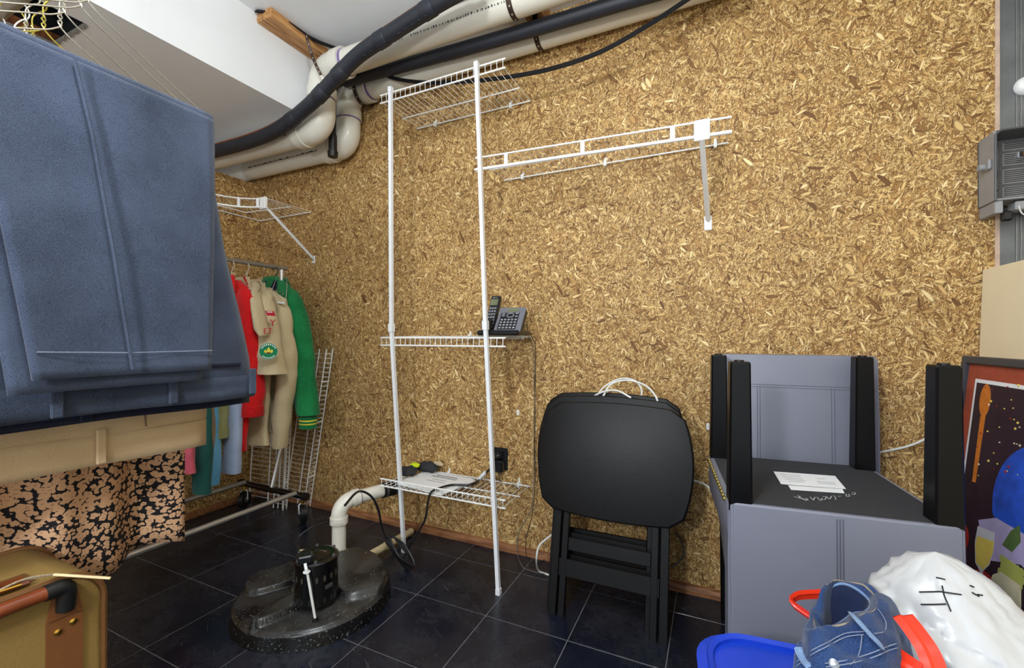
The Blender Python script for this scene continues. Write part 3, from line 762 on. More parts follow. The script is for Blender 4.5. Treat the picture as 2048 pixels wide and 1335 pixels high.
path = [pl+V((-.004, -.012, -.002)), pl+V((-.03, -.03, -.012)), onY(985, 930, 1.77), onZ(965, 951, .345), onZ(945, 968, .335), onZ(905, 969, .334), onZ(880, 975, .340), onY(862, 984, 1.549), onY(856, 1003, 1.540), onY(850, 1038, 1.538), onY(832, 1070, 1.53), onY(815, 1098, 1.52), onY(808, 1120, 1.51), onY(818, 1138, 1.50)]
MB().tube(bez(path, 8), .0048, 8).build('cord', CORDB, pc)
lp = MB(); random.seed(9)
for k in range(4):
    dx = k*3-4
    loop = [onY(818+dx, 1138-k*3, 1.50-.006*k), onY(795+dx*.5, 1112, 1.51-.006*k), onY(775+dx, 1080-k*2, 1.52-.006*k), onY(790+dx, 1072+k*2, 1.525-.006*k), onY(806+dx, 1092, 1.52-.006*k), onY(826+dx*.3, 1120+k, 1.505-.006*k)]
    lp.tube(bez(loop, 6, closed=True), .0046, 7, closed=True)
lp.build('bundled_loops', CORDB, pc)
up = [onY(818, 1138, 1.49), onY(797, 1112, 1.50), onY(775, 1080, 1.50), onY(763, 1050, 1.48), onY(757, 1020, 1.45), onY(745, 995, 1.42), onY(728, 983, 1.38), onY(712, 985, 1.30), onY(690, 1010, 1.20)]
MB().tube(bez(up, 8), .0048, 8).build('cord', CORDB, pc)
tg = frame((path[3]-path[2]).normalized(), V((0, 0, 1)), (path[3]-path[2]).normalized().cross(V((0, 0, 1))), onZ(963, 953, .352))
MB().rbox((-.035, -.009, -.007), (.035, .011, .007), .002, tg).build('warning_tag', PAPER, pc, smooth=False)
# booklet on shelf
A, B, C, D = onZ(806, 955, Z0), onZ(855, 938, Z0), onZ(936, 953, Z0), onZ(876, 978, Z0)
bo = thing('paper_booklet', 'white printed instruction sheets lying on the bottom wire shelf', 'paper', (A+C)/2)
A, B, C, D = V((-1.335, 1.60, Z0)), V((-1.31, 1.80, Z0)), V((-1.03, 1.79, Z0)), V((-1.07, 1.565, Z0))
for nm, off, h in (('sheet', V((.012, -.012, .0)), .003), ('sheet', V((0, 0, .0035)), .002)):
    q = [p+off for p in (A, B, C, D)]
    MB().add(q+[p+V((0, 0, h)) for p in q], [(0, 1, 2, 3), (4, 7, 6, 5), (0, 4, 5, 1), (1, 5, 6, 2), (2, 6, 7, 3), (3, 7, 4, 0)]).build(nm, PAPER, bo, smooth=False)
ux = (C-B).normalized(); uy = (B-A).normalized(); Mp = frame(ux, uy, (0, 0, 1), A+V((0, 0, .0056)))
for y0, x0, x1, h in ((.165, .09, .21, .007), (.15, .08, .22, .004), (.14, .08, .22, .004), (.11, .11, .19, .003), (.085, .10, .20, .003)):
    MB().box((x0, y0, 0), (x1, y0+h, .0003), Mp).build('printed_line', INK, bo, smooth=False)
# dark bundle with a yellow patch behind the booklet
gl = thing('cloth_bundle', 'crumpled grey and black bundle with neon yellow patch on bottom shelf', 'bundle', (-1.33, 1.75, Z0))
gm = MB()
def lump(c, rx, ry, rz, seed, n=16, m=10):
    mb = MB(); mb.sphere((0, 0, 0), 1, n, m)
    return [V((p.x*rx, p.y*ry, p.z*rz))*(1+.35*noise.noise(p*2.3+V((seed, 0, 0))))+V(c) for p in mb.v], mb.f
for c, rx, ry, rz, m, sd in (((-1.345, 1.70, .350), .045, .05, .022, DUST, 1), ((-1.30, 1.79, .350), .06, .032, .026, DUST, 4)):
    MB().add(*lump(c, rx, ry, rz, sd)).build('fold', m, gl)
MB().add(*lump((-1.335, 1.735, .368), .026, .022, .012, 7)).build('neon_patch', mat('neon_yellow', (206, 226, 30), .6), gl)
MB().add(*lump((-1.25, 1.812, .366), .03, .014, .012, 8)).build('tan_piece', SCOUT, gl)
# wall clips
def clip(label, px, py):
    p = onY(px, py, WY)
    o = MB().rbox((p.x-.006, WY-.010, p.z-.013), (p.x+.006, WY-.0005, p.z+.013), .002).cyl((p.x, WY-.0125, p.z+.004), (p.x, WY-.009, p.z+.004), .003, 8).build('shelf_clip', WIRE, smooth=False)
    tag(o, label, 'clip', 'loose wall clips')
clip('small white wall clip right of the tower pole above the outlet', 1037, 824)
clip('small white wall clip just left of the upturned chair', 1416, 852)
# ================================================================== SUMP PUMP
SC = V((-1.369, 1.179, 0)); SR = .268
su = thing('sump_cover', 'round black sump pit cover with raised ridges, dusty', 'sump cover', SC)
def sst(a, b, x):
    t = max(0, min(1, (x-a)/(b-a))); return t*t*(3-2*t)
LV = V((-SC.x, -SC.y, 0)).normalized(); LS = V((-LV.y, LV.x, 0))
def lidh(x, y):
    u = x*LS.x+y*LS.y; w = -(x*LV.x+y*LV.y)            # u to the right, w away from the viewer
    h = .058
    def pad(cx, cy, rx, ry, rot, ht, e=4):
        dx, dy = u-cx, w-cy; a = dx*math.cos(rot)+dy*math.sin(rot); b = -dx*math.sin(rot)+dy*math.cos(rot)
        d = ((abs(a)/rx)**e+(abs(b)/ry)**e)**(1/e)
        return ht*(1-sst(.90, 1.06, d))
    h += pad(.150, .03, .105, .185, .15, .026) + pad(-.150, .10, .095, .075, .2, .022) + pad(-.085, -.115, .125, .034, .55, .028, 2.2)
    h -= .020*(1-sst(.05, .085, math.hypot(u+.005, w-.0)))
    return h
NR, NA = 110, 240
def lidp(u, v):
    a = 2*PI*u
    if v < .82:
        r = SR*(.02+.98*(v/.82)); e = sst(.93, 1, r/SR); z = lidh(r*math.cos(a), r*math.sin(a))*(1)-.012*e**2
    else:
        q = (v-.82)/.18; r = SR*(1+.028*q); z = (lidh(SR*math.cos(a), SR*math.sin(a))-.012)*(1-q)+.001*q
    return SC+V((r*math.cos(a), r*math.sin(a), z))
def speckled(name, dark, light, lo=.56, rough=.35, scale=130):
    M = NT(name); tc = M.n('ShaderNodeTexCoord').outputs['Object']
    a = M.n('ShaderNodeTexNoise'); a.inputs['Scale'].default_value = scale; a.inputs['Detail'].default_value = 4; a.inputs['Roughness'].default_value = .7; M.l(tc, a.inputs['Vector'])
    b = M.n('ShaderNodeTexNoise'); b.inputs['Scale'].default_value = 9; b.inputs['Detail'].default_value = 5; M.l(tc, b.inputs['Vector'])
    geo = M.n('ShaderNodeNewGeometry'); sx = M.n('ShaderNodeSeparateXYZ'); M.l(geo.outputs['True Normal'], sx.inputs[0])
    up = M.math('MAXIMUM', sx.outputs[2], 0)
    k = M.math('MULTIPLY', M.ramp(a.outputs['Fac'], [(lo, (0, 0, 0)), (lo+.14, (1, 1, 1))]), .8)
    dusty = M.math('MULTIPLY', M.math('MULTIPLY', M.ramp(b.outputs['Fac'], [(.35, (0, 0, 0)), (.7, (1, 1, 1))]), up), .10)
    M.l(M.mix(M.math('MINIMUM', M.math('ADD', k, dusty), 1.0), srgb(dark), srgb(light)), M.b.inputs['Base Color'])
    M.l(M.math('MULTIPLY_ADD', dusty, .8, rough), M.b.inputs['Roughness']); return M.m
LID = speckled('dusty_black_plastic', (9, 9, 11), (190, 188, 182), lo=.60, rough=.25)
lidmb = MB().grid(lidp, NA, NR, wrap=True)
lidmb.build('lid', LID, su, angle=75)
# pump standing in the cover
pc0 = SC+V((-.015, .035, 0))
mc = onZ(633, 1195, .075); mc = V((mc.x, mc.y, .075))
mo = thing('sump_pump', 'black pedestal sump pump motor standing on the round cover', 'pump', (mc.x, mc.y, .037))
MB().lathe([(.018, .036), (.018, .085)], (mc.x, mc.y, 0), 16).build('shaft', MOTOR, mo)
MB().lathe([(.045, .060), (.062, .064), (.070, .072), (.072, .085), (.070, .20), (.071, .215)], (mc.x, mc.y, .005), 36).build('motor_body', MOTOR, mo)
MB().lathe([(.074, .0), (.0745, .006), (.068, .012), (.058, .014), (.050, .010), (.030, .012), (.022, .018), (.004, .019)], (mc.x, mc.y, .218), 36).build('motor_cap', MOTOR, mo)
for k in range(6):
    a = 2*PI*k/6+.3; p = V((mc.x+.066*math.cos(a), mc.y+.066*math.sin(a), .228))
    MB().cyl(p, p+V((0, 0, .008)), .005, 8).build('cap_screw', STEEL, mo)
for row, zz in ((0, .172), (1, .098)):
    for k in range(18):
        a = 2*PI*k/18; r = .0712
        M = frame((-math.sin(a), math.cos(a), 0), (0, 0, 1), (math.cos(a), math.sin(a), 0), V((mc.x+r*math.cos(a), mc.y+r*math.sin(a), zz)))
        MB().prism([(.0045*math.cos(t), .011*math.sin(t)) for t in [2*PI*q/10 for q in range(10)]], .0012, M).build('vent_slot', SLOT if row == 0 else DARK, mo, smooth=False)
view = V((-mc.x, -mc.y, 0)).normalized(); sd = V((-view.y, view.x, 0))   # sd: to picture right
pA = V((mc.x, mc.y, .0))+view*.045-sd*.035
MB().rbox((-.022, -.022, .232), (.022, .022, .258), .004, frame(sd, V((0, 0, 1)).cross(sd), (0, 0, 1), V((pA.x, pA.y, 0)))).build('float_switch', PHONEB, mo, smooth=False)
pB = V((mc.x, mc.y, 0))+view*.080-sd*.030
MB().tube([V((pA.x, pA.y, .235))+view*.02, V((pB.x, pB.y, .214))], .005, 8).build('switch_lever', PAPER, mo)
rb = V((mc.x, mc.y, 0))+view*.105-sd*.004
MB().cyl(V((pB.x, pB.y, .222)), V((rb.x, rb.y, .065)), .0042, 8).build('float_rod', CABLEW, mo)
MB().tube([V((pB.x, pB.y, .213))+sd*(.009*math.cos(a))+view*(.009*math.sin(a)) for a in [2*PI*k/12 for k in range(12)]], .003, 6, closed=True).build('rod_eye', PAPER, mo)
MB().cyl(V((rb.x, rb.y, .040)), V((rb.x, rb.y, .068)), .010, 10).build('rod_grommet', RUBBER, mo)
M = frame(sd, (0, 0, 1), view, V((mc.x, mc.y, .140))+view*.058+sd*.040)
MB().rbox((-.016, -.007, .0), (.014, .007, .0012), .0004, M @ Matrix.Rotation(math.radians(38), 4, 'Y')).build('name_plate', STEEL, mo, smooth=False)
fs = [V((pA.x, pA.y, .245))-sd*.022, onY(597, 1096, 1.14), onY(590, 1085, 1.18), onY(603, 1068, 1.22), onY(628, 1052, 1.25), onY(656, 1043, 1.262)]
MB().tube(bez(fs, 7), .004, 8).build('switch_cord', CORDB, mo)
# discharge pipe
dp = thing('discharge_pipe', 'white plastic pump discharge pipe bending toward the board wall', 'pipe', (-1.48, 1.41, .04))
ez = .276
e0 = onZ(678, 1003, ez); e1 = onZ(787, 974, ez); b0 = V((e0.x, e0.y, .05))
MB().cyl(b0, e0-V((0, 0, .08)), .0295, 20).build('riser', PVC, dp)
MB().tube(roundpath([e0-V((0, 0, .085)), e0, e0+(e1-e0).normalized()*.085], .06, 10), .033, 20).build('elbow', PVC, dp)
MB().cyl(e0-V((0, 0, .092)), e0-V((0, 0, .064)), .038, 20).build('collar', PVC, dp)
dd = (e1-e0).normalized()
MB().cyl(e0+dd*.062, e0+dd*.088, .037, 20).build('collar', PVC, dp)
MB().cyl(e0+dd*.0885, e0+dd*.094, .0305, 20).build('primer_ring', PURPLE, dp)
MB().cyl(e0+dd*.06, e1-dd*.055, .0295, 20).build('outlet_run', PVC, dp)
MB().cyl(e1-dd*.06, e1+dd*.02, .035, 20).build('rubber_coupling', RUBBER, dp)
for q in (-.045, .005): MB().cyl(e1+dd*(q-.004), e1+dd*(q+.006), .0362, 20).build('hose_clamp', STEEL, dp)
MB().cyl(e1+dd*.02, e1+dd*((WY-.002-e1.y)/dd.y), .0295, 20).build('wall_run', PVC, dp)
# yellowed pipe on the floor
fa, fb, fcn = onZ(818, 1066, .018), onZ(690, 1145, .018), onZ(690, 1145, .02)
pp = thing('floor_pipe', 'yellowed plastic pipe lying on the floor from wall to sump cover', 'pipe', fb)
fb = onZ(694, 1146, .018); fb = V((fb.x, fb.y, .10)); fa = V((fa.x, fa.y, .019))
fb = SC+V((.03, SR-.045, .066)); fa = V((-1.27, 1.80, .02))
fa = onZ(822, 1062, .02)
MB().tube([fa, fb], .0165, 14).build('run', PVCOLD, pp)
dfl = (fb-fa).normalized()
for k in (.18, .55): 
    c = fa.lerp(fb, k); MB().cyl(c-dfl*.012, c+dfl*.012, .0185, 14).build('coupling', PVCOLD, pp)
MB().tube(roundpath([fb-dfl*.03, fb+dfl*.012, fb+dfl*.012-V((0, 0, .035))], .018, 6), .0195, 14).build('elbow', PVCOLD, pp)
p2 = onZ(505, 1172, .03); q2 = onZ(600, 1125, .03)
f2 = thing('floor_pipe', 'yellowed plastic pipe stub lying left behind the pump motor', 'pipe', p2)
MB().cyl(SC+V((-.24, .12, .075)), SC+V((-.06, .30, .035)), .0165, 14).build('run', PVCOLD, f2)
# ================================================================== CLOTHES RACK
rk = thing('clothes_rack', 'chrome rolling clothes rack on casters along the left wall', 'clothes rack', (-2.25, 1.3, 0))
RZ = 1.39; XN, XF, RXC = -2.05, -2.47, -2.25; BZ0 = .155; YE = 1.645
MB().cyl((RXC, -.25, RZ), (RXC, 1.735, RZ), .0115, 12).build('hanging_rail', PIPEGREY, rk)
for x in (XN, XF): MB().cyl((x, -.25, BZ0), (x, YE-.01, BZ0), .0125, 12).build('base_bar', CHROME, rk)
for ye in (YE, -.25):
    e = MB().cyl((-2.50, ye, BZ0-.012), (-2.0, ye, BZ0-.012), .0165, 12).build('end_bar', mat('dark_chrome', (92, 90, 90), .25, metal=1), rk)
    MB().cyl((-2.0, ye, BZ0-.012), (-1.975, ye, BZ0-.012), .021, 12).build('end_cap', RUBBER, e)
    MB().cyl((-2.525, ye, BZ0-.012), (-2.50, ye, BZ0-.012), .021, 12).build('end_cap', RUBBER, e)
    for x in (-2.01, -2.495):
        c = V((x, ye+.004, .048))
        ax = V((.45, .89, 0)) if x > -2.2 else V((.9, .4, 0))
        MB().cyl(c-ax*.014, c+ax*.014, .045, 20).build('caster_wheel', RUBBER, rk)
        MB().cyl(c-ax*.0155, c+ax*.0155, .018, 14).build('wheel_hub', STEEL, rk)
        MB().tube([c+ax*.0185, c+ax*.0185+V((0, 0, .05)), c+V((0, 0, .062)), c-ax*.0185+V((0, 0, .05)), c-ax*.0185], .004, 6).build('caster_fork', CHROME, rk)
        MB().cyl(c+V((0, 0, .055)), c+V((0, 0, .085)), .011, 10).build('caster_stem', BRASS, rk)
    s = 1 if ye > 0 else -1
    MB().tube(roundpath([V((RXC, ye, BZ0)), V((RXC, ye+.075*s, .44)), V((RXC, ye+.06*s, .95)), V((RXC, ye+.06*s, RZ-.01))], .25, 6), .0125, 12).build('upright', CHROME, rk)

# ---- wire hanger: local frame: u along the arms, z up, origin at the centre of the bottom bar
def hanger(name, label, o, u, half=.205, rise=.115, hook=.10, m=HANGER, group='wire hangers', bar=True, r=.0014, tilt=0):
    o = V(o); u = V(u).normalized(); z = V((0, 0, 1)); w = u.cross(z)
    t = thing(name, label, 'hanger', o, group)
    P = lambda a, h, q=0: o+u*a+z*h+w*q
    arms = bez([P(0, rise+.004), P(.018, rise-.012), P(.05, rise-.030), P(half*.55, rise*.44), P(half*.93, .012), P(half, .004), P(half*.97, 0)], 5)
    arms2 = bez([P(0, rise+.004), P(-.018, rise-.012), P(-.05, rise-.030), P(-half*.55, rise*.44), P(-half*.93, .012), P(-half, .004), P(-half*.97, 0)], 5)
    MB().tube(arms, r, 6).build('arm', m, t); MB().tube(arms2, r, 6).build('arm', m, t)
    if bar: MB().cyl(P(-half*.97, 0), P(half*.97, 0), r*1.0, 6).build('bottom_bar', m, t)
    tw = MB()
    for ph in (0, PI): tw.tube([P(.0028*math.cos(ph+q*1.3), rise+q*.0045, .0028*math.sin(ph+q*1.3)) for q in range(8)], r*.95, 5)
    tw.build('twisted_neck', m, t)
    hk = [P(0, rise+.03), P(0, rise+.05)]+[P(.021*math.cos(a)-.0, rise+.05+.036+.021*math.sin(a)) for a in [-PI/2+.5+k*(PI*1.15)/9 for k in range(10)]]
    MB().tube(bez(hk, 3), r, 6).build('hook', m, t)
    return t
def wrn(p, amp, f, seed): return amp*noise.noise(V((p.x*f+seed, p.y*f*1.0, p.z*f*.55+seed*.37)))
def ell(c, ux, uy, rx, ry, n=28, e=2.6):
    out = []
    for k in range(n):
        a = 2*PI*k/n; ca, sa = math.cos(a), math.sin(a)
        out.append(V(c)+V(ux)*(rx*math.copysign(abs(ca)**(2/e), ca))+V(uy)*(ry*math.copysign(abs(sa)**(2/e), sa)))
    return out
def sleeve(pts, rxs, rys, seed, amp=.008, n=20, sub=5):
    pts = bez(pts, sub); m = len(pts); rings = []
    for i, p in enumerate(pts):
        f = i/(m-1)*(len(rxs)-1); k = min(int(f), len(rxs)-2); q = f-k
        rx = rxs[k]*(1-q)+rxs[k+1]*q; ry = rys[k]*(1-q)+rys[k+1]*q
        rings.append([v+(v-p).normalized()*(wrn(v, amp*1.5, 17, seed)+wrn(v, amp*.7, 45, seed+9)) for v in ell(p, (1, 0, 0), (0, 1, 0), rx, ry, n, 2.2)])
    return MB().ring_loft(rings)
def garment(name, label, cat, y, m, ztop, half, thick, zhem, near, far=None, hemhalf=None, seed=1, collar=True, cuff=None, group='garments on the clothes rack', drop=.07, tw=0, collar_m=None):
    """hangs from the rail at depth y; torso lies in the x-z plane; near = sleeve path toward the viewer"""
    cx = RXC
    t = thing(name, label, cat, (cx, y, zhem), group)
    hemhalf = hemhalf or half*.95
    lev = [(ztop, .052, .040), (ztop-.012, .070, .044), (ztop-.035, half*.62, thick*.75), (ztop-drop, half*.96, thick*.95), (ztop-drop-.08, half, thick), ((ztop+zhem)/2, half*.96, thick*1.05), (zhem+.10, hemhalf, thick*1.1), (zhem, hemhalf, thick*1.15)]
    rings = []; L = []
    for i in range(len(lev)-1):
        for k in range(5):
            q = k/5; L.append(tuple(a*(1-q)+b*q for a, b in zip(lev[i], lev[i+1])))
    L.append(lev[-1])
    ca, sa = math.cos(tw), math.sin(tw)
    for z, rx, ry in L:
        d = max(0, (ztop-z)/(ztop-zhem))
        rings.append([v+V((0, wrn(v, .020*d, 11, seed)+wrn(v, .006, 30, seed+3), 0)) for v in ell((cx, y, z), (ca, sa, 0), (-sa, ca, 0), rx, ry, 40, 2.2)])
    MB().ring_loft(rings).build('torso', m, t)
    for path, ok in ((near, 1), (far, 0)):
        if not path: continue
        pts, rxs, rys = path
        s = sleeve(pts, rxs, rys, seed+ok*5).build('sleeve', m, t)
        if cuff and ok:
            e = V(pts[-1]); f = cuff
            MB().ring_loft([ell(e+V((0, 0, dz)), (1, 0, 0), (0, 1, 0), rxs[-1]*k, rys[-1]*k, 20, 2.2) for dz, k in ((f[1], 1.03), (.0, 1.06), (-f[2], 1.0))]).build('cuff', f[0], s)
    if collar:
        cm = collar_m or m
        for sg in (1, -1):
            pr = []
            def cf(u, v, sg=sg):
                a = PI*(.08+.84*u); r = .058+.030*v
                return V((cx+r*math.cos(a)*1.1, y-sg*0+sg*(.020+.022*math.sin(a))+(.012*v*sg), ztop+.022-.055*v-.03*abs(math.cos(a))*v))
            MB().grid(cf, 10, 4).build('collar', cm, t, solid=.004)
    return t
def P3(px, py, y): return onY(px, py, y)
# red wool jacket
garment('wool_jacket', 'bright red wool jacket hanging on the rack beside the dark blue trousers', 'jacket', 1.42, RED, 1.285, .19, .040, .66,
        ([(-2.15, 1.42, 1.245), (-2.105, 1.42, 1.14), (-2.085, 1.415, .98), (-2.072, 1.405, .80), (-2.068, 1.40, .615)], (.022, .052, .062, .062, .060), (.022, .045, .052, .052, .050)), seed=2, cuff=(RED, .045, .006), drop=.09)
# scout shirt
sh = garment('uniform_shirt', 'sand coloured short sleeved uniform shirt with round green patch', 'shirt', 1.50, SCOUT, 1.285, .20, .036, .44,
        ([(-2.15, 1.49, 1.25), (-2.085, 1.48, 1.17), (-2.035, 1.465, 1.05), (-2.005, 1.455, .93), (-1.985, 1.45, .815)], (.02, .042, .054, .064, .072), (.02, .036, .046, .054, .062)), seed=6, hemhalf=.17, drop=.07)
# hanging neckerchief flap over the shirt
fl = [onY(505, 575, 1.44), onY(522, 600, 1.42)]
def flap(u, v):
    c = bez([onY(513, 572, 1.46), onY(512, 600, 1.43), onY(520, 640, 1.405), onY(528, 672, 1.395)], 6); i = v*(len(c)-1); k = int(min(i, len(c)-2)); p = c[k].lerp(c[k+1], i-k)
    wdt = .020+.018*v - (.022*abs(u-.5)*2*max(0, (v-.85)/.15) if v > .85 else 0)
    return p+V((.35, .94, 0)).normalized()*((u-.5)*2*wdt*(1-.0*v))+V((.012, -.02, .0))*math.sin(u*PI)
MB().grid(flap, 8, 12).build('neck_flap', SCOUT, sh, solid=.004)
# patches on the near sleeve: frame facing the viewer
def patch_frame(px, py, y):
    c = onY(px, py, y); n = (V((0, 0, 1))-c); n.z *= .3; n.normalize(); n = (n+V((.35, 0, 0))).normalized()
    x = V((0, 0, 1)).cross(n).normalized(); return frame(x, n.cross(x), n, c)
pc_ = patch_frame(537, 702, 1.375)
circ = lambda r, n=24, cx=0, cy=0: [(cx+r*math.cos(2*PI*k/n), cy+r*math.sin(2*PI*k/n)) for k in range(n)]
pt = MB().prism(circ(.040), .0015, pc_).build('round_patch', mat('cream_embroidery', (226, 222, 204), .8), sh, smooth=False)
MB().prism(circ(.0385), .0022, pc_).build('patch_field', mat('green_embroidery', (14, 128, 84), .8), pt, smooth=False)
fy = mat('yellow_embroidery', (236, 214, 70), .8)
MB().prism([(0, .020), (.007, .006), (.005, -.006), (.004, -.012), (-.004, -.012), (-.005, -.006), (-.007, .006)], .003, pc_).build('fleur_petal', fy, pt, smooth=False)
for sg in (1, -1): MB().prism([(sg*.005, -.004), (sg*.012, .008), (sg*.019, .004), (sg*.017, -.005), (sg*.010, -.009)], .003, pc_).build('fleur_petal', fy, pt, smooth=False)
MB().prism([(-.010, -.004), (.010, -.004), (.006, -.012), (-.006, -.012)], .0034, pc_).build('fleur_band', mat('brown_embroidery', (120, 78, 40), .8), pt, smooth=False)
mb = MB()
for k in range(9):
    a = PI*.16+PI*.68*k/8; mb.box((-.0022, -.0035, 0), (.0022, .0035, .0030), pc_ @ Matrix.Rotation(a-PI/2, 4, 'Z') @ T(0, .032, 0))
for k in range(8):
    a = -PI*.75+PI*.5*k/7; mb.box((-.0022, -.003, 0), (.0022, .003, .0030), pc_ @ Matrix.Rotation(a-PI/2, 4, 'Z') @ T(0, .032, 0))
mb.build('patch_lettering', PAPER, pt, smooth=False)
ps = patch_frame(537, 640, 1.385); rdm = mat('red_embroidery', (178, 26, 40), .8)
st_ = MB().prism([(-.014, .018), (.022, .018), (.030, -.006), (-.006, -.004)], .002, ps @ T(.0, .026, 0)).build('council_strip', rdm, sh, smooth=False)
MB().prism([(-.010, .013), (.012, .013), (.012, .009), (-.010, .009)], .003, ps @ T(.004, .028, 0)).build('strip_stitching', PAPER, st_, smooth=False)
text_mesh('Y', .044, ps @ T(.004, -.026, .0), 'sewn_letter', rdm, sh, extrude=.0015)
text_mesh('ET', .036, ps @ T(-.022, -.062, .0), 'sewn_letter', rdm, sh, extrude=.0015)
def flat_flap(name, pxs, y, m, par, th=.005):
    q = [onY(px, py, y) for px, py in pxs]; n = V((.35, -.9, .1)).normalized()*th
    k = len(q); MB().add(q+[p+n for p in q], [tuple(range(k)), tuple(range(k, 2*k))[::-1]]+[(i, (i+1) % k, k+(i+1) % k, k+i) for i in range(k)]).build(name, m, par, smooth=False)
flat_flap('collar_flap', [(503, 568), (513, 563), (521, 570), (515, 590), (508, 582)], 1.445, SCOUT, sh)
flat_flap('collar_flap', [(490, 577), (501, 567), (511, 586), (502, 604)], 1.435, SCOUT, sh)
# khaki long shirt
ls = garment('cotton_shirt', 'sand coloured long sleeved shirt between the patched shirt and green jacket', 'shirt', 1.585, SCOUT, 1.265, .20, .034, .50,
        ([(-2.15, 1.58, 1.23), (-2.075, 1.57, 1.14), (-2.035, 1.56, .98), (-2.02, 1.555, .80), (-2.045, 1.55, .58), (-2.06, 1.55, .43)], (.02, .042, .054, .056, .05, .036), (.02, .036, .044, .044, .042, .034)), seed=11, cuff=(SCOUT, .05, .01))
flat_flap('collar_flap', [(541, 592), (551, 594), (557, 614), (554, 642), (536, 617)], 1.535, SCOUT, ls)
flat_flap('collar_flap', [(516, 576), (533, 583), (536, 599), (523, 610), (514, 589)], 1.535, SCOUT, ls)
# green jacket
gj = garment('suede_jacket', 'green suede jacket with striped cuffs at the end of the rack', 'jacket', 1.665, GREEN, 1.31, .185, .046, .62,
        ([(-2.16, 1.66, 1.275), (-2.105, 1.66, 1.20), (-2.045, 1.655, 1.02), (-2.005, 1.65, .80), (-1.968, 1.645, .585)], (.022, .055, .068, .066, .062), (.022, .048, .058, .056, .054)), seed=17, drop=.10)
e = V((-1.965, 1.645, .575))
for k, (z0, z1, m) in enumerate(((.0, -.016, GREEN), (-.016, -.023, fy), (-.023, -.034, GREEN), (-.034, -.040, fy), (-.040, -.062, GREEN))):
    MB().ring_loft([ell(e+V((0, 0, z)), (1, 0, 0), (0, 1, 0), .047, .042, 20, 2.2) for z in (z0, z1)]).build('knit_cuff', m, gj)
lin = MB().grid(lambda u, v: V((-2.25+.11*(u-.5)*(1-v*.5)+.03, 1.612-.004*math.sin(u*PI), 1.305-.16*v)), 6, 8).build('lining', NAVY2, gj, solid=.004)
for sg in (0, 1):
    def lap(u, v, sg=sg): 
        return V((-2.30+.02*u+.05*v if sg == 0 else -2.10-.10*v-.035*u+.02*math.sin(v*3), 1.606-.010*u, 1.315-.05*u*(1-v)-.28*v))
    MB().grid(lap, 4, 10).build('lapel', GREEN, gj, solid=.005)
flat_flap('collar_flap', [(524, 574), (542, 556), (548, 560), (541, 576)], 1.608, GREEN, gj)
flat_flap('collar_flap', [(556, 558), (569, 563), (573, 578), (569, 609), (557, 576)], 1.600, GREEN, gj)
# garments lower down the rack, only their lower parts show
def low(name, label, cat, y, m, bx, px, bot, hem, sd, w0=.05, group='garments on the clothes rack'):
    x = bx
    garment(name, label, cat, y, m, 1.22, .13, .022, hem,
            ([(-2.19, y, 1.15), (-2.17, y, .98), (x-.02, y, .80), (x, y-.005, .62), (x, y-.01, bot)], (.02, w0*.7, w0*.8, w0, w0), (.012, .02, .026, .028, .028)), seed=sd, collar=False, group=group)
low('knit_top', 'pale blue grey jersey top hanging low left of the red jacket', 'top', 1.345, BLUEGREY, -2.115, 0, .345, .50, 21, .055)
low('knit_top', 'dark red sleeve of a top just behind the red wool jacket', 'top', 1.385, RED, -2.11, 0, .44, .55, 22, .03)
low('knit_top', 'sky blue and olive knit top peeking out beside the teal fleece', 'top', 1.27, SKY, -2.135, 0, .305, .48, 24, .03)
low('knit_top', 'olive knit top between the blue grey and tan garments', 'top', 1.30, OLIVE, -2.12, 0, .52, .60, 25, .028)
low('wool_coat', 'tan wool coat edge next to the teal fleece', 'coat', 1.235, TAN, -2.125, 0, .45, .52, 26, .03)
low('fleece_top', 'teal green fleece top reaching lowest under the dark blue trousers', 'top', 1.195, TEAL, -2.09, 0, .30, .50, 27, .05)
low('knit_top', 'pink knit top behind the khaki trousers', 'top', 1.135, PINK, -2.105, 0, .405, .52, 28, .055)
low('knit_top', 'dark maroon top beside the printed fabric', 'top', 1.07, MAROON, -2.13, 0, .38, .50, 29, .05)
# hangers on the rack
for y, lb, m in ((1.42, 'white wire hanger under the red wool jacket', CABLEW), (1.50, 'white wire hanger under the patched uniform shirt', CABLEW), (1.585, 'steel wire hanger holding the long sleeved sand shirt', HANGER)):
    hanger('wire_hanger', lb, (RXC, y, RZ-.17), (1, 0, 0), half=.17, rise=.06, m=m)
hanger('wire_hanger', 'dark green plastic-coated hanger inside the suede jacket', (RXC, 1.665, RZ-.17), (1, 0, 0), half=.17, rise=.06, m=mat('dark_green_coating', (16, 62, 56), .4), r=.003)
# paper hanger bar hanging inside the green jacket
c = onY(556, 605, 1.55)
hb = thing('trouser_hanger', 'wire hanger with white cardboard tube in front of the green jacket', 'hanger', c, 'wire hangers')
MB().cyl(c+V((-.09, 0, .004)), c+V((.05, 0, -.004)), .006, 10).build('cardboard_tube', PAPER, hb)
MB().tube(bez([c+V((.05, 0, -.004)), c+V((.058, 0, .01)), c+V((.04, .02, .12)), c+V((-.02, .03, .20))], 6), .0011, 6).build('arm', HANGER, hb)
MB().tube(bez([c+V((-.09, 0, .004)), c+V((-.06, .03, .12)), c+V((-.02, .03, .20))], 6), .0011, 6).build('arm', HANGER, hb)

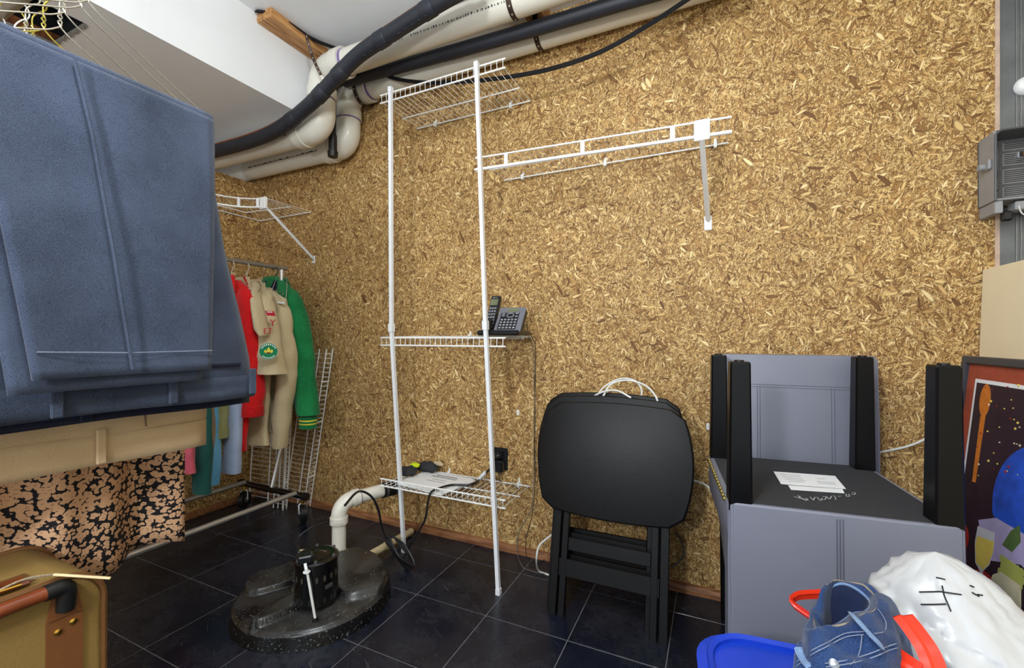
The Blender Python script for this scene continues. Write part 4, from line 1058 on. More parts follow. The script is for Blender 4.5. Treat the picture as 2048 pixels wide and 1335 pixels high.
# ================================================================== TROUSERS ON THE NEAR ROD
RODY, RODZ = .385, 1.70
rd = thing('closet_rod', 'steel closet rod hung under the ceiling above the trousers', 'rod', (-1.3, RODY, RODZ))
MB().cyl((-1.84, RODY, RODZ), (-.72, RODY, RODZ), .014, 12).build('rod', PIPEGREY, rd)
for x in (-1.82, -.76): MB().cyl((x, RODY, RODZ), (x, RODY, CZ-.002), .006, 8).build('drop_rod', STEEL, rd)
BARZ = 1.468
def strip(X0, rows, X1=None, nu=24, nv=30, amp=.006, seed=0, freq=9, bulge=0.0):
    """cloth sheet facing +x: rows = [(z, yl, yr, dx)] top to bottom, smoothly interpolated"""
    def fn(u, v):
        f = v*(len(rows)-1); k = min(int(f), len(rows)-2); q = f-k; q2 = q*q*(3-2*q) if False else q
        z, yl, yr, dx = (a*(1-q2)+b*q2 for a, b in zip(rows[k], rows[k+1]))
        y = yl+(yr-yl)*u; p = V((X0+dx, y, z))
        p.x += amp*noise.noise(V((y*freq+seed, z*freq*.35, seed)))*min(1, v*4)+bulge*math.sin(PI*u)*min(1, v*3)
        return p
    return MB().grid(fn, nu, nv)
def fold_over(X, zb, yl, yr, r=.014):
    return MB().grid(lambda u, v: V((X+r*math.cos(PI*v), yl+(yr-yl)*u, zb+r*math.sin(PI*v))), 20, 10)
def trousers(name, label, X, m, legrows, seatrows, band, loops, m2=None, group='trousers on the near rod', second=True, legs=True):
    t = thing(name, label, 'trousers', (X, .42, min(seatrows[-1][0], legrows[-1][0])), group)
    yl, yr = legrows[0][1], legrows[0][2]
    fold_over(X, BARZ, yl, yr).build('fold', m, t, solid=.004)
    if legs:
        strip(X+.016, legrows, seed=X*7, amp=.012, freq=7).build('front_leg', m, t, solid=.006)
        r2 = [(z-.004-(.018 if i == len(legrows)-1 else 0), a-.022*min(1, i*.6), b-.012, dx-.004) for i, (z, a, b, dx) in enumerate(legrows)]
        strip(X+.008, r2, seed=X*3+4, amp=.004).build('back_leg', m2 or m, t, solid=.004)
    s = strip(X-.016, seatrows, seed=X*5+2, amp=.010, freq=6).build('seat', m, t, solid=.006)
    # waistband along the lower edge
    z1, a, b, dx = seatrows[-1]; z0 = z1+band
    wbm = MB().grid(lambda u, v: V((X-.016+dx+.006+.006*noise.noise(V(((a+(b-a)*u)*6+X*5+2, z1*2.1, 3)))+.004*math.sin(u*9), a+(b-a)*u, z0-band*v+.004*math.sin(u*5))), 24, 3)
    wo = wbm.build('waistband', m, t, solid=.005)
    for y in loops:
        u = (y-a)/(b-a)
        xx = X-.016+dx+.014+.004*math.sin(u*9)
        MB().rbox((xx-.003, y-.008, z1+.003), (xx+.005, y+.008, z0+.012), .002).build('belt_loop', m, t, smooth=False)
    return t
tr = trousers('folded_trousers', 'slate blue wool trousers folded over a hanger, nearest and largest', -1.0, NAVY,
    [(1.468, .17, .582, 0), (1.40, .19, .580, .004), (1.20, .265, .578, .008), (1.05, .285, .574, .010), (.93, .302, .570, .010)],
    [(1.468, .16, .588, 0), (1.36, .14, .600, -.004), (1.20, .12, .630, -.010), (1.05, .11, .668, -.012), (.95, .10, .690, -.012), (.858, .10, .700, -.012)],
    .052, (.345, .52, .688))
# crease seam, hem stitch and pocket on the front leg
MB().tube([V((-.972, .352, 1.462)), V((-.966, .372, 1.35)), V((-.962, .40, 1.15)), V((-.962, .428, .94))], .0028, 6).build('side_seam', NAVY, tr)
MB().tube([V((-.9655, .305, .975)), V((-.964, .43, .970)), V((-.964, .568, .970))], .0010, 5).build('hem_stitch', mat('faded_blue_thread', (120, 128, 150), .8), tr)
MB().rbox((-1.022, .585, .930), (-1.016, .665, .938), .002).build('pocket_welt', NAVY2, tr, smooth=False)
trousers('folded_trousers', 'near-black navy trousers hanging directly behind the slate blue pair', -1.075, NAVY2,
    [(1.468, .17, .56, 0), (1.2, .22, .56, 0), (1.0, .25, .55, 0), (.90, .26, .55, 0)],
    [(1.468, .16, .57, 0), (1.2, .12, .62, 0), (1.0, .1, .68, 0), (.838, .10, .715, .02)], .045, (.4,), legs=False)
trousers('folded_trousers', 'khaki cotton trousers with waistband showing below the blue pairs', -1.17, KHAKI,
    [(1.468, .17, .56, 0), (1.2, .22, .56, 0), (1.0, .25, .55, 0), (.95, .26, .55, 0)],
    [(1.468, .16, .57, 0), (1.2, .12, .60, .0), (1.0, .1, .645, .015), (.85, .09, .668, .03), (.735, .08, .660, .03)], .062, (.455,), legs=False)
kt = bpy.data.objects['folded_trousers.002']
MB().tube([V((-1.148, .53, .86)), V((-1.147, .535, .80))], .0015, 5).build('dart_seam', SUITTRIM, kt)
pr = thing('printed_skirt', 'black and tan blotch printed fabric hanging below the khaki trousers', 'skirt', (-1.30, .4, .45), 'trousers on the near rod')
def skirt(u, v):
    y = -.05+.735*u; z = 1.44-(1.44-(.455+.012*math.sin(u*22)))*v
    return V((-1.30+(.026*math.sin(u*19+.6)+.012*math.sin(u*41))*min(1, v*1.6), y, z))
MB().grid(skirt, 70, 30).build('cloth', PRINT, pr, solid=.004)
# hangers carrying these clothes, and several empty ones behind
random.seed(12)
hx = [(-1.0, 0, HANGER), (-1.035, .004, HANGER), (-1.075, -.004, HANGER), (-1.12, .006, HANGER), (-1.17, 0, HANGERY), (-1.215, -.01, HANGER), (-1.25, .01, HANGERY), (-1.30, 0, CABLEW), (-1.345, .008, HANGERY), (-1.40, -.006, CABLEW), (-1.46, .004, HANGER)]
nm = ['wire hanger carrying the slate blue trousers', 'empty wire hanger just behind the slate blue trousers', 'wire hanger carrying the near-black trousers', 'empty wire hanger between the near-black and khaki trousers',
      'brassy wire hanger carrying the khaki trousers', 'empty wire hanger just left of the khaki trousers hanger', 'empty brassy wire hanger in front of the printed fabric hanger', 'white coated wire hanger carrying the printed fabric',
      'empty brassy wire hanger left of the printed fabric', 'empty white coated wire hanger near the left picture edge', 'leftmost empty steel wire hanger on the near rod']
for (x, dy, m), lb in zip(hx, nm):
    u = V((math.sin(random.uniform(-.10, .10)) if abs(x+1) > .01 else 0, 1, 0)) if x not in (-1.0, -1.075, -1.17, -1.30) else V((0, 1, 0))
    hanger('wire_hanger', lb, (x, RODY-.006+dy, BARZ+(0 if x in (-1.0, -1.075, -1.17, -1.3) else random.uniform(-.01, .012))), u, half=.205, rise=.118, m=m)

# ================================================================== SUITCASE
sx0, sx1, sy0, sy1, sz1 = -1.285, -1.05, -.12, .425, .572
sc_ = thing('suitcase', 'tan fabric suitcase with brown piping and leather handle mounts', 'suitcase', (-1.16, .15, 0))
def rrect(y0, y1, z0, z1, r, n=8):
    out = []
    for cy, cz, a0 in ((y1-r, z1-r, 0), (y0+r, z1-r, PI/2), (y0+r, z0+r, PI), (y1-r, z0+r, 1.5*PI)):
        for k in range(n+1):
            a = a0+PI/2*k/n; out.append((cy+r*math.cos(a), cz+r*math.sin(a)))
    return out
prof = rrect(sy0, sy1, 0, sz1, .06)
def pr_(d, x): 
    cy, cz = (sy0+sy1)/2, sz1/2
    return [V((x, y-math.copysign(d, y-cy)*(1), z-math.copysign(d, z-cz) if z > .001 else z)) for y, z in prof]
MB().ring_loft([pr_(.012, sx0), pr_(0, sx0+.02), pr_(0, sx1-.012), pr_(.008, sx1-.002), pr_(.014, sx1)]).build('shell', SUIT, sc_)
MB().tube([V((sx1-.004, p[0], max(.006, p[1]-.001))) for p in rrect(sy0+.002, sy1-.002, .004, sz1-.002, .058)], .0055, 8, closed=True).build('piping', SUITTRIM, sc_)
MB().tube([V((sx0+.02, p[0], max(.006, p[1]))) for p in rrect(sy0, sy1, .004, sz1+.001, .058)], .0055, 8, closed=True).build('piping', SUITTRIM, sc_)
for ym, sg in ((.366, -1), (.03, 1)):
    lm_ = MB().prism([(-.024, -.20), (.024, -.20), (.024, -.03), (.017, .012), (-.017, .012), (-.024, -.03)], .005, frame((0, 1, 0), (0, 0, 1), (1, 0, 0), V((sx1, ym, .530)))).build('handle_mount', TANLEATHER, sc_, smooth=False)
    MB().prism([(-.022, 0), (.022, 0), (.022, .003), (-.022, .003)], .008, frame((0, 1, 0), (0, 0, 1), (1, 0, 0), V((sx1, ym, .506)))).build('leather_ridge', TANLEATHER, lm_, smooth=False)
    for dy, dz in ((-.010, -.048), (.010, -.041)):
        c = V((sx1+.005, ym+dy, .530+dz)); MB().lathe([(.0055, 0), (.0055, .002), (.003, .0035), (.001, .004)], c, 14, Matrix.Rotation(PI/2, 4, 'Y')).build('rivet', BRASS, lm_)
    MB().tube(roundpath([V((sx1+.006, ym, .518)), V((sx1+.014, ym, .562)), V((sx1+.016, ym+sg*.030, .562))], .013, 6), .0135, 12).build('handle_end', RUBBER, sc_)
MB().cyl((sx1+.016, .058, .562), (sx1+.016, .338, .562), .0115, 14).build('handle_grip', HANDLEW, sc_)
MB().rbox((sx1-.075, sy0+.05, sz1-.002), (sx1-.03, .34, sz1+.003), .001).build('zip_flap', SUITTRIM, sc_, smooth=False)
strp = MB().rbox((sx1-.05, .10, sz1+.003), (sx1-.012, .33, sz1+.010), .003).build('leather_strap', HANDLEW, sc_, smooth=False)
MB().tube([V((sx1-.032+.020*math.cos(a), .265+.028*math.sin(a), sz1+.013)) for a in [2*PI*k/16 for k in range(16)]], .0032, 6, closed=True).build('buckle', BRASS, sc_)
MB().cyl((sx1-.02, .20, sz1+.012), (sx1-.005, .315, sz1+.012), .003, 8).build('buckle_pin', BRASS, sc_)
ta = V((sx1+.004, .353, sz1+.012)); tb = V((sx1+.040, .41, sz1-.014))
cdm = MB()
for s_ in (-1, 1): cdm.tube(bez([V((sx1-.008, .29, sz1+.014)), V((sx1-.012+.010*s_, .32, sz1+.016+.004*s_)), ta], 6), .0016, 5)
cdm.build('tag_cord', mat('twisted_cord', (150, 136, 112), .8, var=.5, vscale=400), sc_)
MB().rbox((-.001, -.002, -.014), (.078, .002, .014), .0006, frame((tb-ta), V((tb-ta)).cross(V((.3, -.8, .5))), V((tb-ta)).cross(V((tb-ta)).cross(V((.3, -.8, .5)))), ta)).build('luggage_tag', mat('tag_card', (214, 190, 146), .7), sc_, smooth=False)
# ================================================================== FOLDED TRAY TABLES
def tray_table(label, off, dz, dx):
    lean = math.radians(12.2)
    o = V((-.352+dx, 1.470+off, .001))
    t = thing('tray_table', label, 'tray table', o, 'folded tray tables')
    ez = V((0, math.sin(lean), math.cos(lean))); ey = V((0, math.cos(lean), -math.sin(lean))); ex = V((1, .01, 0)).normalized()
    M = frame(ex, ez, -ey, o)                     # local x right, y up the lean, z toward the viewer
    # bowed tray outline
    W, H, cy = .240, .192, .560+dz
    def arc(p, q, sag, n=14):
        p, q = V((p[0], p[1], 0)), V((q[0], q[1], 0)); d = (q-p); nn = V((d.y, -d.x, 0)).normalized()
        return [p.lerp(q, k/n)+nn*(sag*(1-(2*k/n-1)**2)) for k in range(1, n)]
    c = [(W, -H), (W, H), (-W, H), (-W, -H)]; pts = []
    for k in range(4):
        pts += [(v.x, v.y+cy) for v in arc(c[k], c[(k+1) % 4], .040 if k in (0, 2) else .016)]
    mb = MB()
    def ring(s, z): return [M @ V((x*s, cy+(y-cy)*s, z)) for x, y in pts]
    mb.ring_loft([ring(.975, -.008), ring(1, -.004), ring(1, .005), ring(.985, .009), ring(.975, .0095)])
    mb.build('tray_top', BLACKPAINT, t, angle=50)
    zt = -.012
    for s in (-1, 1):
        MB().rbox((s*.190-.014, .0, zt-.018), (s*.190+.014, .63, zt), .002, M).build('leg', BLACKPAINT, t, smooth=False)
        MB().rbox((s*.158-.012, .0, zt-.020), (s*.158+.012, .60, zt-.002), .002, M).build('leg', BLACKPAINT, t, smooth=False)
    MB().rbox((-.176, .135, zt-.016), (.176, .195, zt-.003), .002, M).build('stretcher', BLACKPAINT, t, smooth=False)
    MB().rbox((-.146, .225, zt-.019), (.146, .270, zt-.006), .002, M).build('stretcher', BLACKPAINT, t, smooth=False)
    MB().rbox((-.176, .56, zt-.016), (.176, .60, zt-.003), .002, M).build('top_rail', BLACKPAINT, t, smooth=False)
    MB().cyl(M @ V((-.205, .36, zt-.009)), M @ V((.205, .36, zt-.009)), .004, 8).build('pivot_bolt', BLACKPAINT, t)
tray_table('front black folding tray table of the stack leaning on the wall', 0, 0, .008)
tray_table('middle black folding tray table of the leaning stack', .042, .018, -.012)
tray_table('rearmost black folding tray table of the stack, nearest the wall', .084, .026, -.018)
# white cable looped over the tables
wl = thing('looped_cable', 'white cable coiled over the top of the folded tray tables', 'cable', onY(1250, 790, 1.68))
lpts = [onY(1195, 790, 1.70), onY(1210, 772, 1.72), onY(1240, 757, 1.74), onY(1268, 760, 1.75), onY(1283, 778, 1.74), onY(1281, 800, 1.71)]
MB().tube(bez(lpts, 6), .0036, 7).build('loop', CABLEW, wl)
MB().tube(bez([onY(1205, 795, 1.68), onY(1222, 768, 1.69), onY(1255, 760, 1.70), onY(1290, 770, 1.70), onY(1310, 790, 1.70), onY(1316, 806, 1.69)], 6), .0036, 7).build('loop', CABLEW, wl)
MB().tube(bez([onY(1190, 790, 1.69), onY(1210, 782, 1.68), onY(1235, 781, 1.67), onY(1262, 795, 1.665)], 6), .0036, 7).build('loop', CABLEW, wl)
cable('floor_cable', 'white cable arching to the floor left of the tray tables', [onY(1110, 1065, 1.70), onY(1094, 1076, 1.68), onY(1078, 1092, 1.66), onY(1073, 1118, 1.64), onZ(1077, 1140, .006), onZ(1092, 1147, .006), onZ(1130, 1160, .006)], .0040, CABLEW)
cable('wall_cable', 'grey-white cable bending against the wall right of the tray tables', [onY(1352, 1060, 1.76), onY(1362, 1080, 1.79), onY(1368, 1105, 1.80), onY(1355, 1125, 1.79), onY(1325, 1145, 1.74)], .0036, CABLEG)
cable('wall_cable', 'white cable crossing the wall behind the right upturned chair leg', [onY(1700, 915, 1.80), onY(1780, 900, 1.82), onY(1815, 892, 1.825), onY(1845, 880, 1.825), onY(1875, 862, 1.825), onY(1910, 850, 1.82)], .0036, CABLEW)
cable('wall_cable', 'short white cable end between tray tables and upturned chair', [onY(1385, 960, 1.79), onY(1400, 964, 1.80), onY(1415, 972, 1.80), onY(1428, 985, 1.79)], .0036, CABLEW)

# ================================================================== CHAIRS
def chair(label, M, nails=True):
    W, D, LEG, TH, HB = .452, .462, .338, .128, .595
    t = thing('dining_chair', label, 'chair', M @ V((0, 0, 0)) if M[2][2] > 0 else V((M.translation.x, M.translation.y, .01)), 'grey dining chairs')
    w, d = W/2, D/2; lg = .052
    for sx in (-1, 1):
        for sy in (-1, 1):
            x0 = sx*(w-lg/2-.002); y0 = sy*(d-lg/2-.004)
            rings = []
            for z, s in ((LEG+.02, 1), (.004, .86), (0, .80)):
                h = lg/2*s; c = .004
                rings.append([M @ V((x0+a, y0+b, z)) for a, b in ((-h+c, -h), (h-c, -h), (h, -h+c), (h, h-c), (h-c, h), (-h+c, h), (-h, h-c), (-h, -h+c))])
            l = MB().ring_loft(rings).build('leg', CHAIRLEG, t, smooth=False)
            MB().cyl(M @ V((x0, y0, -.004)), M @ V((x0, y0, .001)), .011, 12).build('glide', RUBBER, l)
    # padded seat
    def srect(s, z, r=.02):
        out = []
        for cx, cy, a0 in ((w-r, d-r, 0), (-w+r, d-r, PI/2), (-w+r, -d+r, PI), (w-r, -d+r, 1.5*PI)):
            for k in range(5):
                a = a0+PI/2*k/4; out.append(M @ V(((cx+r*math.cos(a))*s, (cy+r*math.sin(a))*s, z)))
        return out
    MB().ring_loft([srect(.985, LEG), srect(1, LEG+.006), srect(1.004, LEG+TH*.5), srect(.995, LEG+TH-.02), srect(.97, LEG+TH)]).build('seat', LEATHER, t, angle=50)
    MB().add([M @ V(p) for p in ((-w+.012, -d+.012, LEG-.0015), (w-.012, -d+.012, LEG-.0015), (w-.012, d-.012, LEG-.0015), (-w+.012, d-.012, LEG-.0015))]+[M @ V(p) for p in ((-w+.012, -d+.012, LEG+.002), (w-.012, -d+.012, LEG+.002), (w-.012, d-.012, LEG+.002), (-w+.012, d-.012, LEG+.002))],
             [(0, 1, 2, 3), (4, 7, 6, 5), (0, 4, 5, 1), (1, 5, 6, 2), (2, 6, 7, 3), (3, 7, 4, 0)]).build('dust_cover', DUST, t, smooth=False)
    # upholstered back, rear face flush with the rear of the seat (+y), leaning slightly
    bt = .062
    def bk(z, inset, lean): 
        y1 = d+lean; return [M @ V((x, y, z)) for x, y in ((-w+inset, y1-bt), (-w+.012+inset, y1-bt-.004), (w-.012-inset, y1-bt-.004), (w-inset, y1-bt), (w-inset, y1-.010), (w-.010-inset, y1), (-w+.010+inset, y1), (-w+inset, y1-.010))]
    zt = LEG+HB
    MB().ring_loft([bk(LEG+.004, .002, 0), bk(LEG+TH, 0, .002), bk(zt-.2, 0, .010), bk(zt-.014, .003, .015), bk(zt, .012, .015)]).build('backrest', LEATHER, t, angle=35)
    yf = lambda z: d-bt-.0048+.015*max(0, min(1, (z-LEG-TH)/(HB-TH-.05)))
    yr = lambda z: d+.0004+.013*max(0, min(1, (z-LEG)/(HB-.1)))
    zs = zt-.105
    for dx in (-.002, .003): pass
    for dz in (-.004, .004): MB().cyl(M @ V((-w+.01, yf(zs)+.0006, zs+dz)), M @ V((w-.01, yf(zs)+.0006, zs+dz)), .0010, 5).build('seam', SEAMM, t)
    for x in (-.105, .105):
        for q in (-.004, .004): MB().cyl(M @ V((x+q, yf(zs)+.0006, zs)), M @ V((x+q, yf(LEG+TH)+.0006, LEG+TH)), .0010, 5).build('seam', SEAMM, t)
    for q in (-.006, 0, .006): MB().cyl(M @ V((q, yr(LEG)+.0002, LEG+.01)), M @ V((q, yr(zt)+.0002, zt-.01)), .0011, 5).build('seam', SEAMM, t)
    for sx in (-1, 1): MB().tube([M @ V((sx*(w-.008), yr(z)-.006, z)) for z in (LEG+.006, LEG+.3, zt-.02)], .0035, 6).build('welt', LEATHER, t)
    if nails:
        for k in range(15):
            y = -d+.05+k*(D-.10)/14
            MB().sphere(M @ V((-(w+.002), y, LEG+.008)), .0055, 8, 5).build('nailhead', GOLD, t)
    return t, (W, D, LEG, TH, HB)
MA = T(.245, 1.530, .004) @ Rz(2)
MBt = T(.228, 1.425, .338+.128+.128+.338+.002+.004) @ Rz(6.2) @ Rx(180)
chair('grey leatherette dining chair standing upright under the upturned one', MA, nails=False)
cB, dims = chair('grey leatherette dining chair upturned seat to seat, black legs up', MBt)
# maker labels and chalk on the underside
LU = MBt @ T(0, 0, 0)
zU = .338-.002
def under(px, py):        # point on the underside plane
    return onZ(px, py, (MBt @ V((0, 0, zU))).z+.0006)
def sheet(name, pxs, m, h, parent, up=.0):
    q = [under(*p)+V((0, 0, up)) for p in pxs]
    mb = MB().add(q+[p+V((0, 0, h)) for p in q], [(0, 1, 2, 3), (4, 7, 6, 5), (0, 4, 5, 1), (1, 5, 6, 2), (2, 6, 7, 3), (3, 7, 4, 0)])
    return mb.build(name, m, parent, smooth=False)
l2 = sheet('maker_label', [(1576, 970), (1582, 979), (1689, 986), (1685, 978)], PAPER, .0006, cB)
l1 = sheet('maker_label', [(1547, 943), (1562, 968), (1692, 978), (1670, 952)], PAPER, .0008, cB, .0006)
a, b, c, d_ = [under(*p)+V((0, 0, .0015)) for p in ((1547, 943), (1562, 968), (1692, 978), (1670, 952))]
for v, u0, u1 in ((.2, .08, .42), (.35, .10, .40), (.5, .10, .42), (.62, .12, .44), (.75, .15, .40), (.35, .66, .78), (.6, .62, .90), (.72, .62, .90)):
    p0 = a.lerp(d_, u0).lerp(b.lerp(c, u0), v); p1 = a.lerp(d_, u1).lerp(b.lerp(c, u1), v)
    MB().tube([p0, p1], .0012, 4, flat=.3).build('printed_line', INK, l1, smooth=False)
def chalk(pts):
    MB().tube(bez([under(*p)+V((0, 0, .0008)) for p in pts], 4), .0011, 4, flat=.5).build('chalk_stroke', CHALK, cB)
for st_ in ([(1588, 993), (1602, 997), (1613, 1001)], [(1595, 991), (1606, 997), (1616, 1000), (1612, 996)], [(1598, 996), (1600, 992)], [(1620, 994), (1627, 1000)], [(1627, 1000), (1630, 994)], [(1634, 994), (1641, 1001), (1644, 996)], [(1644, 999), (1650, 999), (1652, 994), (1646, 993)],
            [(1653, 993), (1659, 998), (1663, 992)], [(1667, 991), (1671, 995), (1671, 999)], [(1676, 993), (1682, 992)], [(1692, 988), (1694, 993), (1699, 992), (1697, 988)], [(1702, 988), (1708, 989), (1711, 986), (1704, 985)]): chalk(st_)

# ================================================================== RIGHT SIDE: panel, poster, junction box
bp_ = thing('beige_panel', 'beige painted low panel standing at the right end of the wall', 'panel', (.74, 1.45, 0))
Mpn = frame((0, -1, 0), (.030, 0, 1), V((0, -1, 0)).cross(V((.030, 0, 1))), V((.712, WY-.006, 0)))
MB().rbox((0, 0, -.004), (1.05, 1.205, .000), .0008, Mpn).build('painted_face', BEIGE, bp_, smooth=False)
be = MB().box((0, 0, -.018), (1.05, 1.203, -.0042), Mpn).build('board_core', OSB, bp_, smooth=False, uvs=lambda p: (p.y, p.z+p.x))
# framed poster leaning on it
po = thing('framed_poster', 'large framed colourful food and wine poster leaning at the right edge', 'poster', (.56, 1.35, 0))
uz = V((.098, 0, 1)).normalized(); uy = V((.06, -1, 0)).normalized(); un = uy.cross(uz)
if un.x > 0: un = -un
Mo = frame(uy, uz, uy.cross(uz), V((.572, 1.705, .003)))
sgn = -1 if uy.cross(uz).x > 0 else 1
PW, PH = .60, .945
def lay(z0, z1): return (min(sgn*z0, sgn*z1), max(sgn*z0, sgn*z1))
def pbox(name, x0, x1, y0, y1, z0, z1, m, par=po, r=.0):
    a, b = lay(z0, z1)
    o = (MB().rbox((x0, y0, a), (x1, y1, b), r, Mo) if r else MB().box((x0, y0, a), (x1, y1, b), Mo)).build(name, m, par, smooth=False); return o
fwid = .022
pbox('frame_bar', 0, fwid, 0, PH, -.008, .014, FRAMEM, r=.003); pbox('frame_bar', PW-fwid, PW, 0, PH, -.008, .014, FRAMEM, r=.003)
pbox('frame_bar', fwid, PW-fwid, PH-fwid, PH, -.008, .014, FRAMEM, r=.003); pbox('frame_bar', fwid, PW-fwid, 0, fwid, -.008, .014, FRAMEM, r=.003)
pbox('mat_board', fwid, PW-fwid, fwid, PH-fwid, -.004, .004, mat('rust_red_mat', (164, 74, 50), .7, var=.15, vscale=40))
pbox('white_border', .058, PW-.058, .06, PH-.062, .004, .0045, PAPER)
art = pbox('print_sheet', .067, PW-.067, .07, PH-.072, .0045, .005, mat('dark_plum_print', (46, 28, 42), .5, var=.25, vscale=30))
lvl = [.005]
def shape(name, pts, m):
    z0 = lvl[0]; lvl[0] += .00003
    q = Mo @ Matrix.Translation(V((0, 0, sgn*.005 if sgn > 0 else -lvl[0]-.0003)))
    MB().prism(pts, lvl[0]-.005+.0003, q).build(name, m, art, smooth=False)
circ2 = lambda cx, cy, rx, ry=None, n=28, a0=0, a1=2*PI: [(cx+rx*math.cos(a0+(a1-a0)*k/n), cy+(ry or rx)*math.sin(a0+(a1-a0)*k/n)) for k in range(n)]
ORG_ = mat('print_orange', (206, 118, 40), .5, var=.15, vscale=60); YEL = mat('print_yellow', (232, 206, 98), .5); BLU = mat('print_blue', (36, 82, 196), .5, var=.3, vscale=40); LIL = mat('print_lilac', (176, 164, 206), .5, var=.15, vscale=30)
GRN = mat('print_green', (86, 110, 62), .5, var=.2, vscale=60); GRP = mat('print_grape', (172, 178, 92), .5); REDP = mat('print_red', (172, 34, 30), .5, var=.2, vscale=120); CRM = mat('print_cream', (216, 208, 176), .5); OCH = mat('print_ochre', (190, 146, 48), .5); PALE = mat('print_pale', (206, 208, 214), .4); REDO = mat('print_brick', (190, 84, 60), .5, var=.2, vscale=80)
Moi = Mo.inverted(); pn = Mo.to_3x3() @ V((0, 0, 1)); p0_ = Mo.translation
def axy(px, py):
    d = ray(px, py); t = (p0_-V((0, 0, 1))).dot(pn)/d.dot(pn); v = Moi @ (V((0, 0, 1))+d*t); return v.x, v.y
def poly(name, pxs, m): shape(name, [axy(*p) for p in pxs], m)
def disc(name, px, py, rx, ry, m, n=24):
    cx, cy = axy(px, py); shape(name, circ2(cx, cy, rx, ry, n), m)
shape('print_spoon', circ2(*axy(1975, 801), .022, .044), ORG_)
poly('print_spoon', [(1966, 832), (1976, 832), (1956, 965), (1949, 963)], ORG_)
cx_, cy_ = axy(2048, 1010)
dome = [p for p in circ2(cx_+.045, cy_-.005, .142, .150, 60)]
shape('print_dome_base', [axy(1962, 1040), axy(2048, 1030), (cx_+.16, cy_), (cx_+.16, cy_-.16), axy(2048, 1130), axy(1975, 1120)], LIL)
shape('print_dome', [(min(x, PW-.07), max(y, cy_-.06)) for x, y in dome], BLU)
disc('print_fruit', 1932, 1075, .022, .034, REDP); disc('print_fruit', 1928, 1128, .018, .034, OCH); disc('print_fruit', 1938, 1160, .026, .022, OCH)
disc('print_berries', 1975, 1165, .045, .026, REDP)
poly('print_glass', [(1961, 1052), (1995, 1066), (1993, 1100), (1984, 1130), (1972, 1142), (1968, 1190), (1961, 1188), (1965, 1142), (1956, 1125), (1955, 1085)], PALE)
poly('print_wine', [(1960, 1072), (1994, 1084), (1992, 1104), (1984, 1128), (1972, 1140), (1958, 1126), (1956, 1090)], YEL)
poly('print_leaf', [(2010, 1090), (2028, 1062), (2046, 1050), (2048, 1085), (2030, 1105)], GRN)
random.seed(2); gx, gy = axy(2010, 1118)
for i in range(18):
    shape('print_grape', circ2(gx+.013*(i % 6)+(.006 if (i//6) % 2 else 0), gy-.016*(i//6), .0085, .0095, n=12), GRP)
poly('print_bread', [(1978, 1185), (1992, 1150), (2008, 1144), (2048, 1172), (2048, 1230), (2000, 1215)], CRM)
for i in range(34):
    x, y = axy(random.uniform(1955, 2046), random.uniform(770, 960)); r_ = random.choice((.0014, .0018, .0030))
    shape('print_star', circ2(x, y, r_, n=5, a0=.3, a1=.3+2*PI), random.choice((YEL, REDP, CRM, YEL)))

# open grey network box on the wall end
nb = thing('junction_box', 'open grey plastic telephone junction box mounted at the wall end', 'junction box', (.85, 1.78, 1.38))
x0, x1, yf_, yb_, z0, z1 = .737, .99, 1.748, WY-.003, 1.395, 1.60
MB().rbox((x0, yb_-.008, z0), (x1, yb_, z1), .002).build('back_panel', NIDD, nb, smooth=False)
MB().rbox((x0, yf_, z0), (x0+.006, yb_-.008, z1), .002).build('side_wall', NIDG, nb, smooth=False)
MB().rbox((x1-.006, yf_, z0), (x1, yb_-.008, z1), .002).build('side_wall', NIDG, nb, smooth=False)
MB().rbox((x0+.006, yf_, z1-.006), (x1-.006, yb_-.008, z1), .002).build('top_wall', NIDD, nb, smooth=False)
MB().rbox((x0+.006, yf_, z0), (x1-.006, yb_-.008, z0+.006), .002).build('bottom_wall', NIDG, nb, smooth=False)
MB().tube([V((x0+.003, yf_-.001, z0)), V((x0+.003, yf_-.001, z1-.012)), V((x0+.014, yf_-.001, z1-.002)), V((x1, yf_-.001, z1-.002))], .0035, 8).build('rim', NIDD, nb)
MB().cyl((x0-.020, yf_+.035, 1.505), (x0+.001, yf_+.035, 1.505), .010, 12).build('latch_knob', NIDG, nb)
MB().rbox((x0-.008, yf_+.008, 1.492), (x0, yf_+.03, 1.522), .003).build('latch', NIDG, nb, smooth=False)
MB().rbox((x0+.004, yf_+.004, z0-.036), (x0+.022, yb_, z0), .002).build('cable_gland', NIDG, nb, smooth=False)
MB().rbox((x0+.05, yf_+.01, z0-.030), (x1, yf_+.05, z0-.004), .003).build('cable_tray', NIDG, nb, smooth=False)
MB().rbox((x0+.012, yb_-.022, 1.44), (x0+.042, yb_-.008, 1.575), .002).build('module', NIDD, nb, smooth=False)
MB().rbox((x0+.026, yb_-.026, 1.475), (x0+.036, yb_-.021, 1.497), .001).build('module_latch', RUBBER, nb, smooth=False)
for za, zb_ in ((1.560, 1.585), (1.515, 1.553), (1.46, 1.505), (1.42, 1.452)):
    lb_ = MB().rbox((x0+.052, yb_-.0095, za), (x1-.02, yb_-.008, zb_), .0003).build('instruction_label', mat('grey_label', (128, 126, 124), .6), nb, smooth=False)
    k = za+.005
    while k < zb_-.003:
        MB().box((x0+.056, yb_-.0099, k), (x1-.03, yb_-.0094, k+.0022), None).build('printed_line', INKB, lb_, smooth=False); k += .0055
MB().rbox((x0+.055, yf_+.010, 1.515), (x1-.02, yf_+.026, 1.532), .002).build('terminal_bar', NIDG, nb, smooth=False)
MB().rbox((x0+.058, yf_+.006, 1.517), (x0+.070, yf_+.011, 1.531), .001).build('terminal_block', RUBBER, nb, smooth=False)
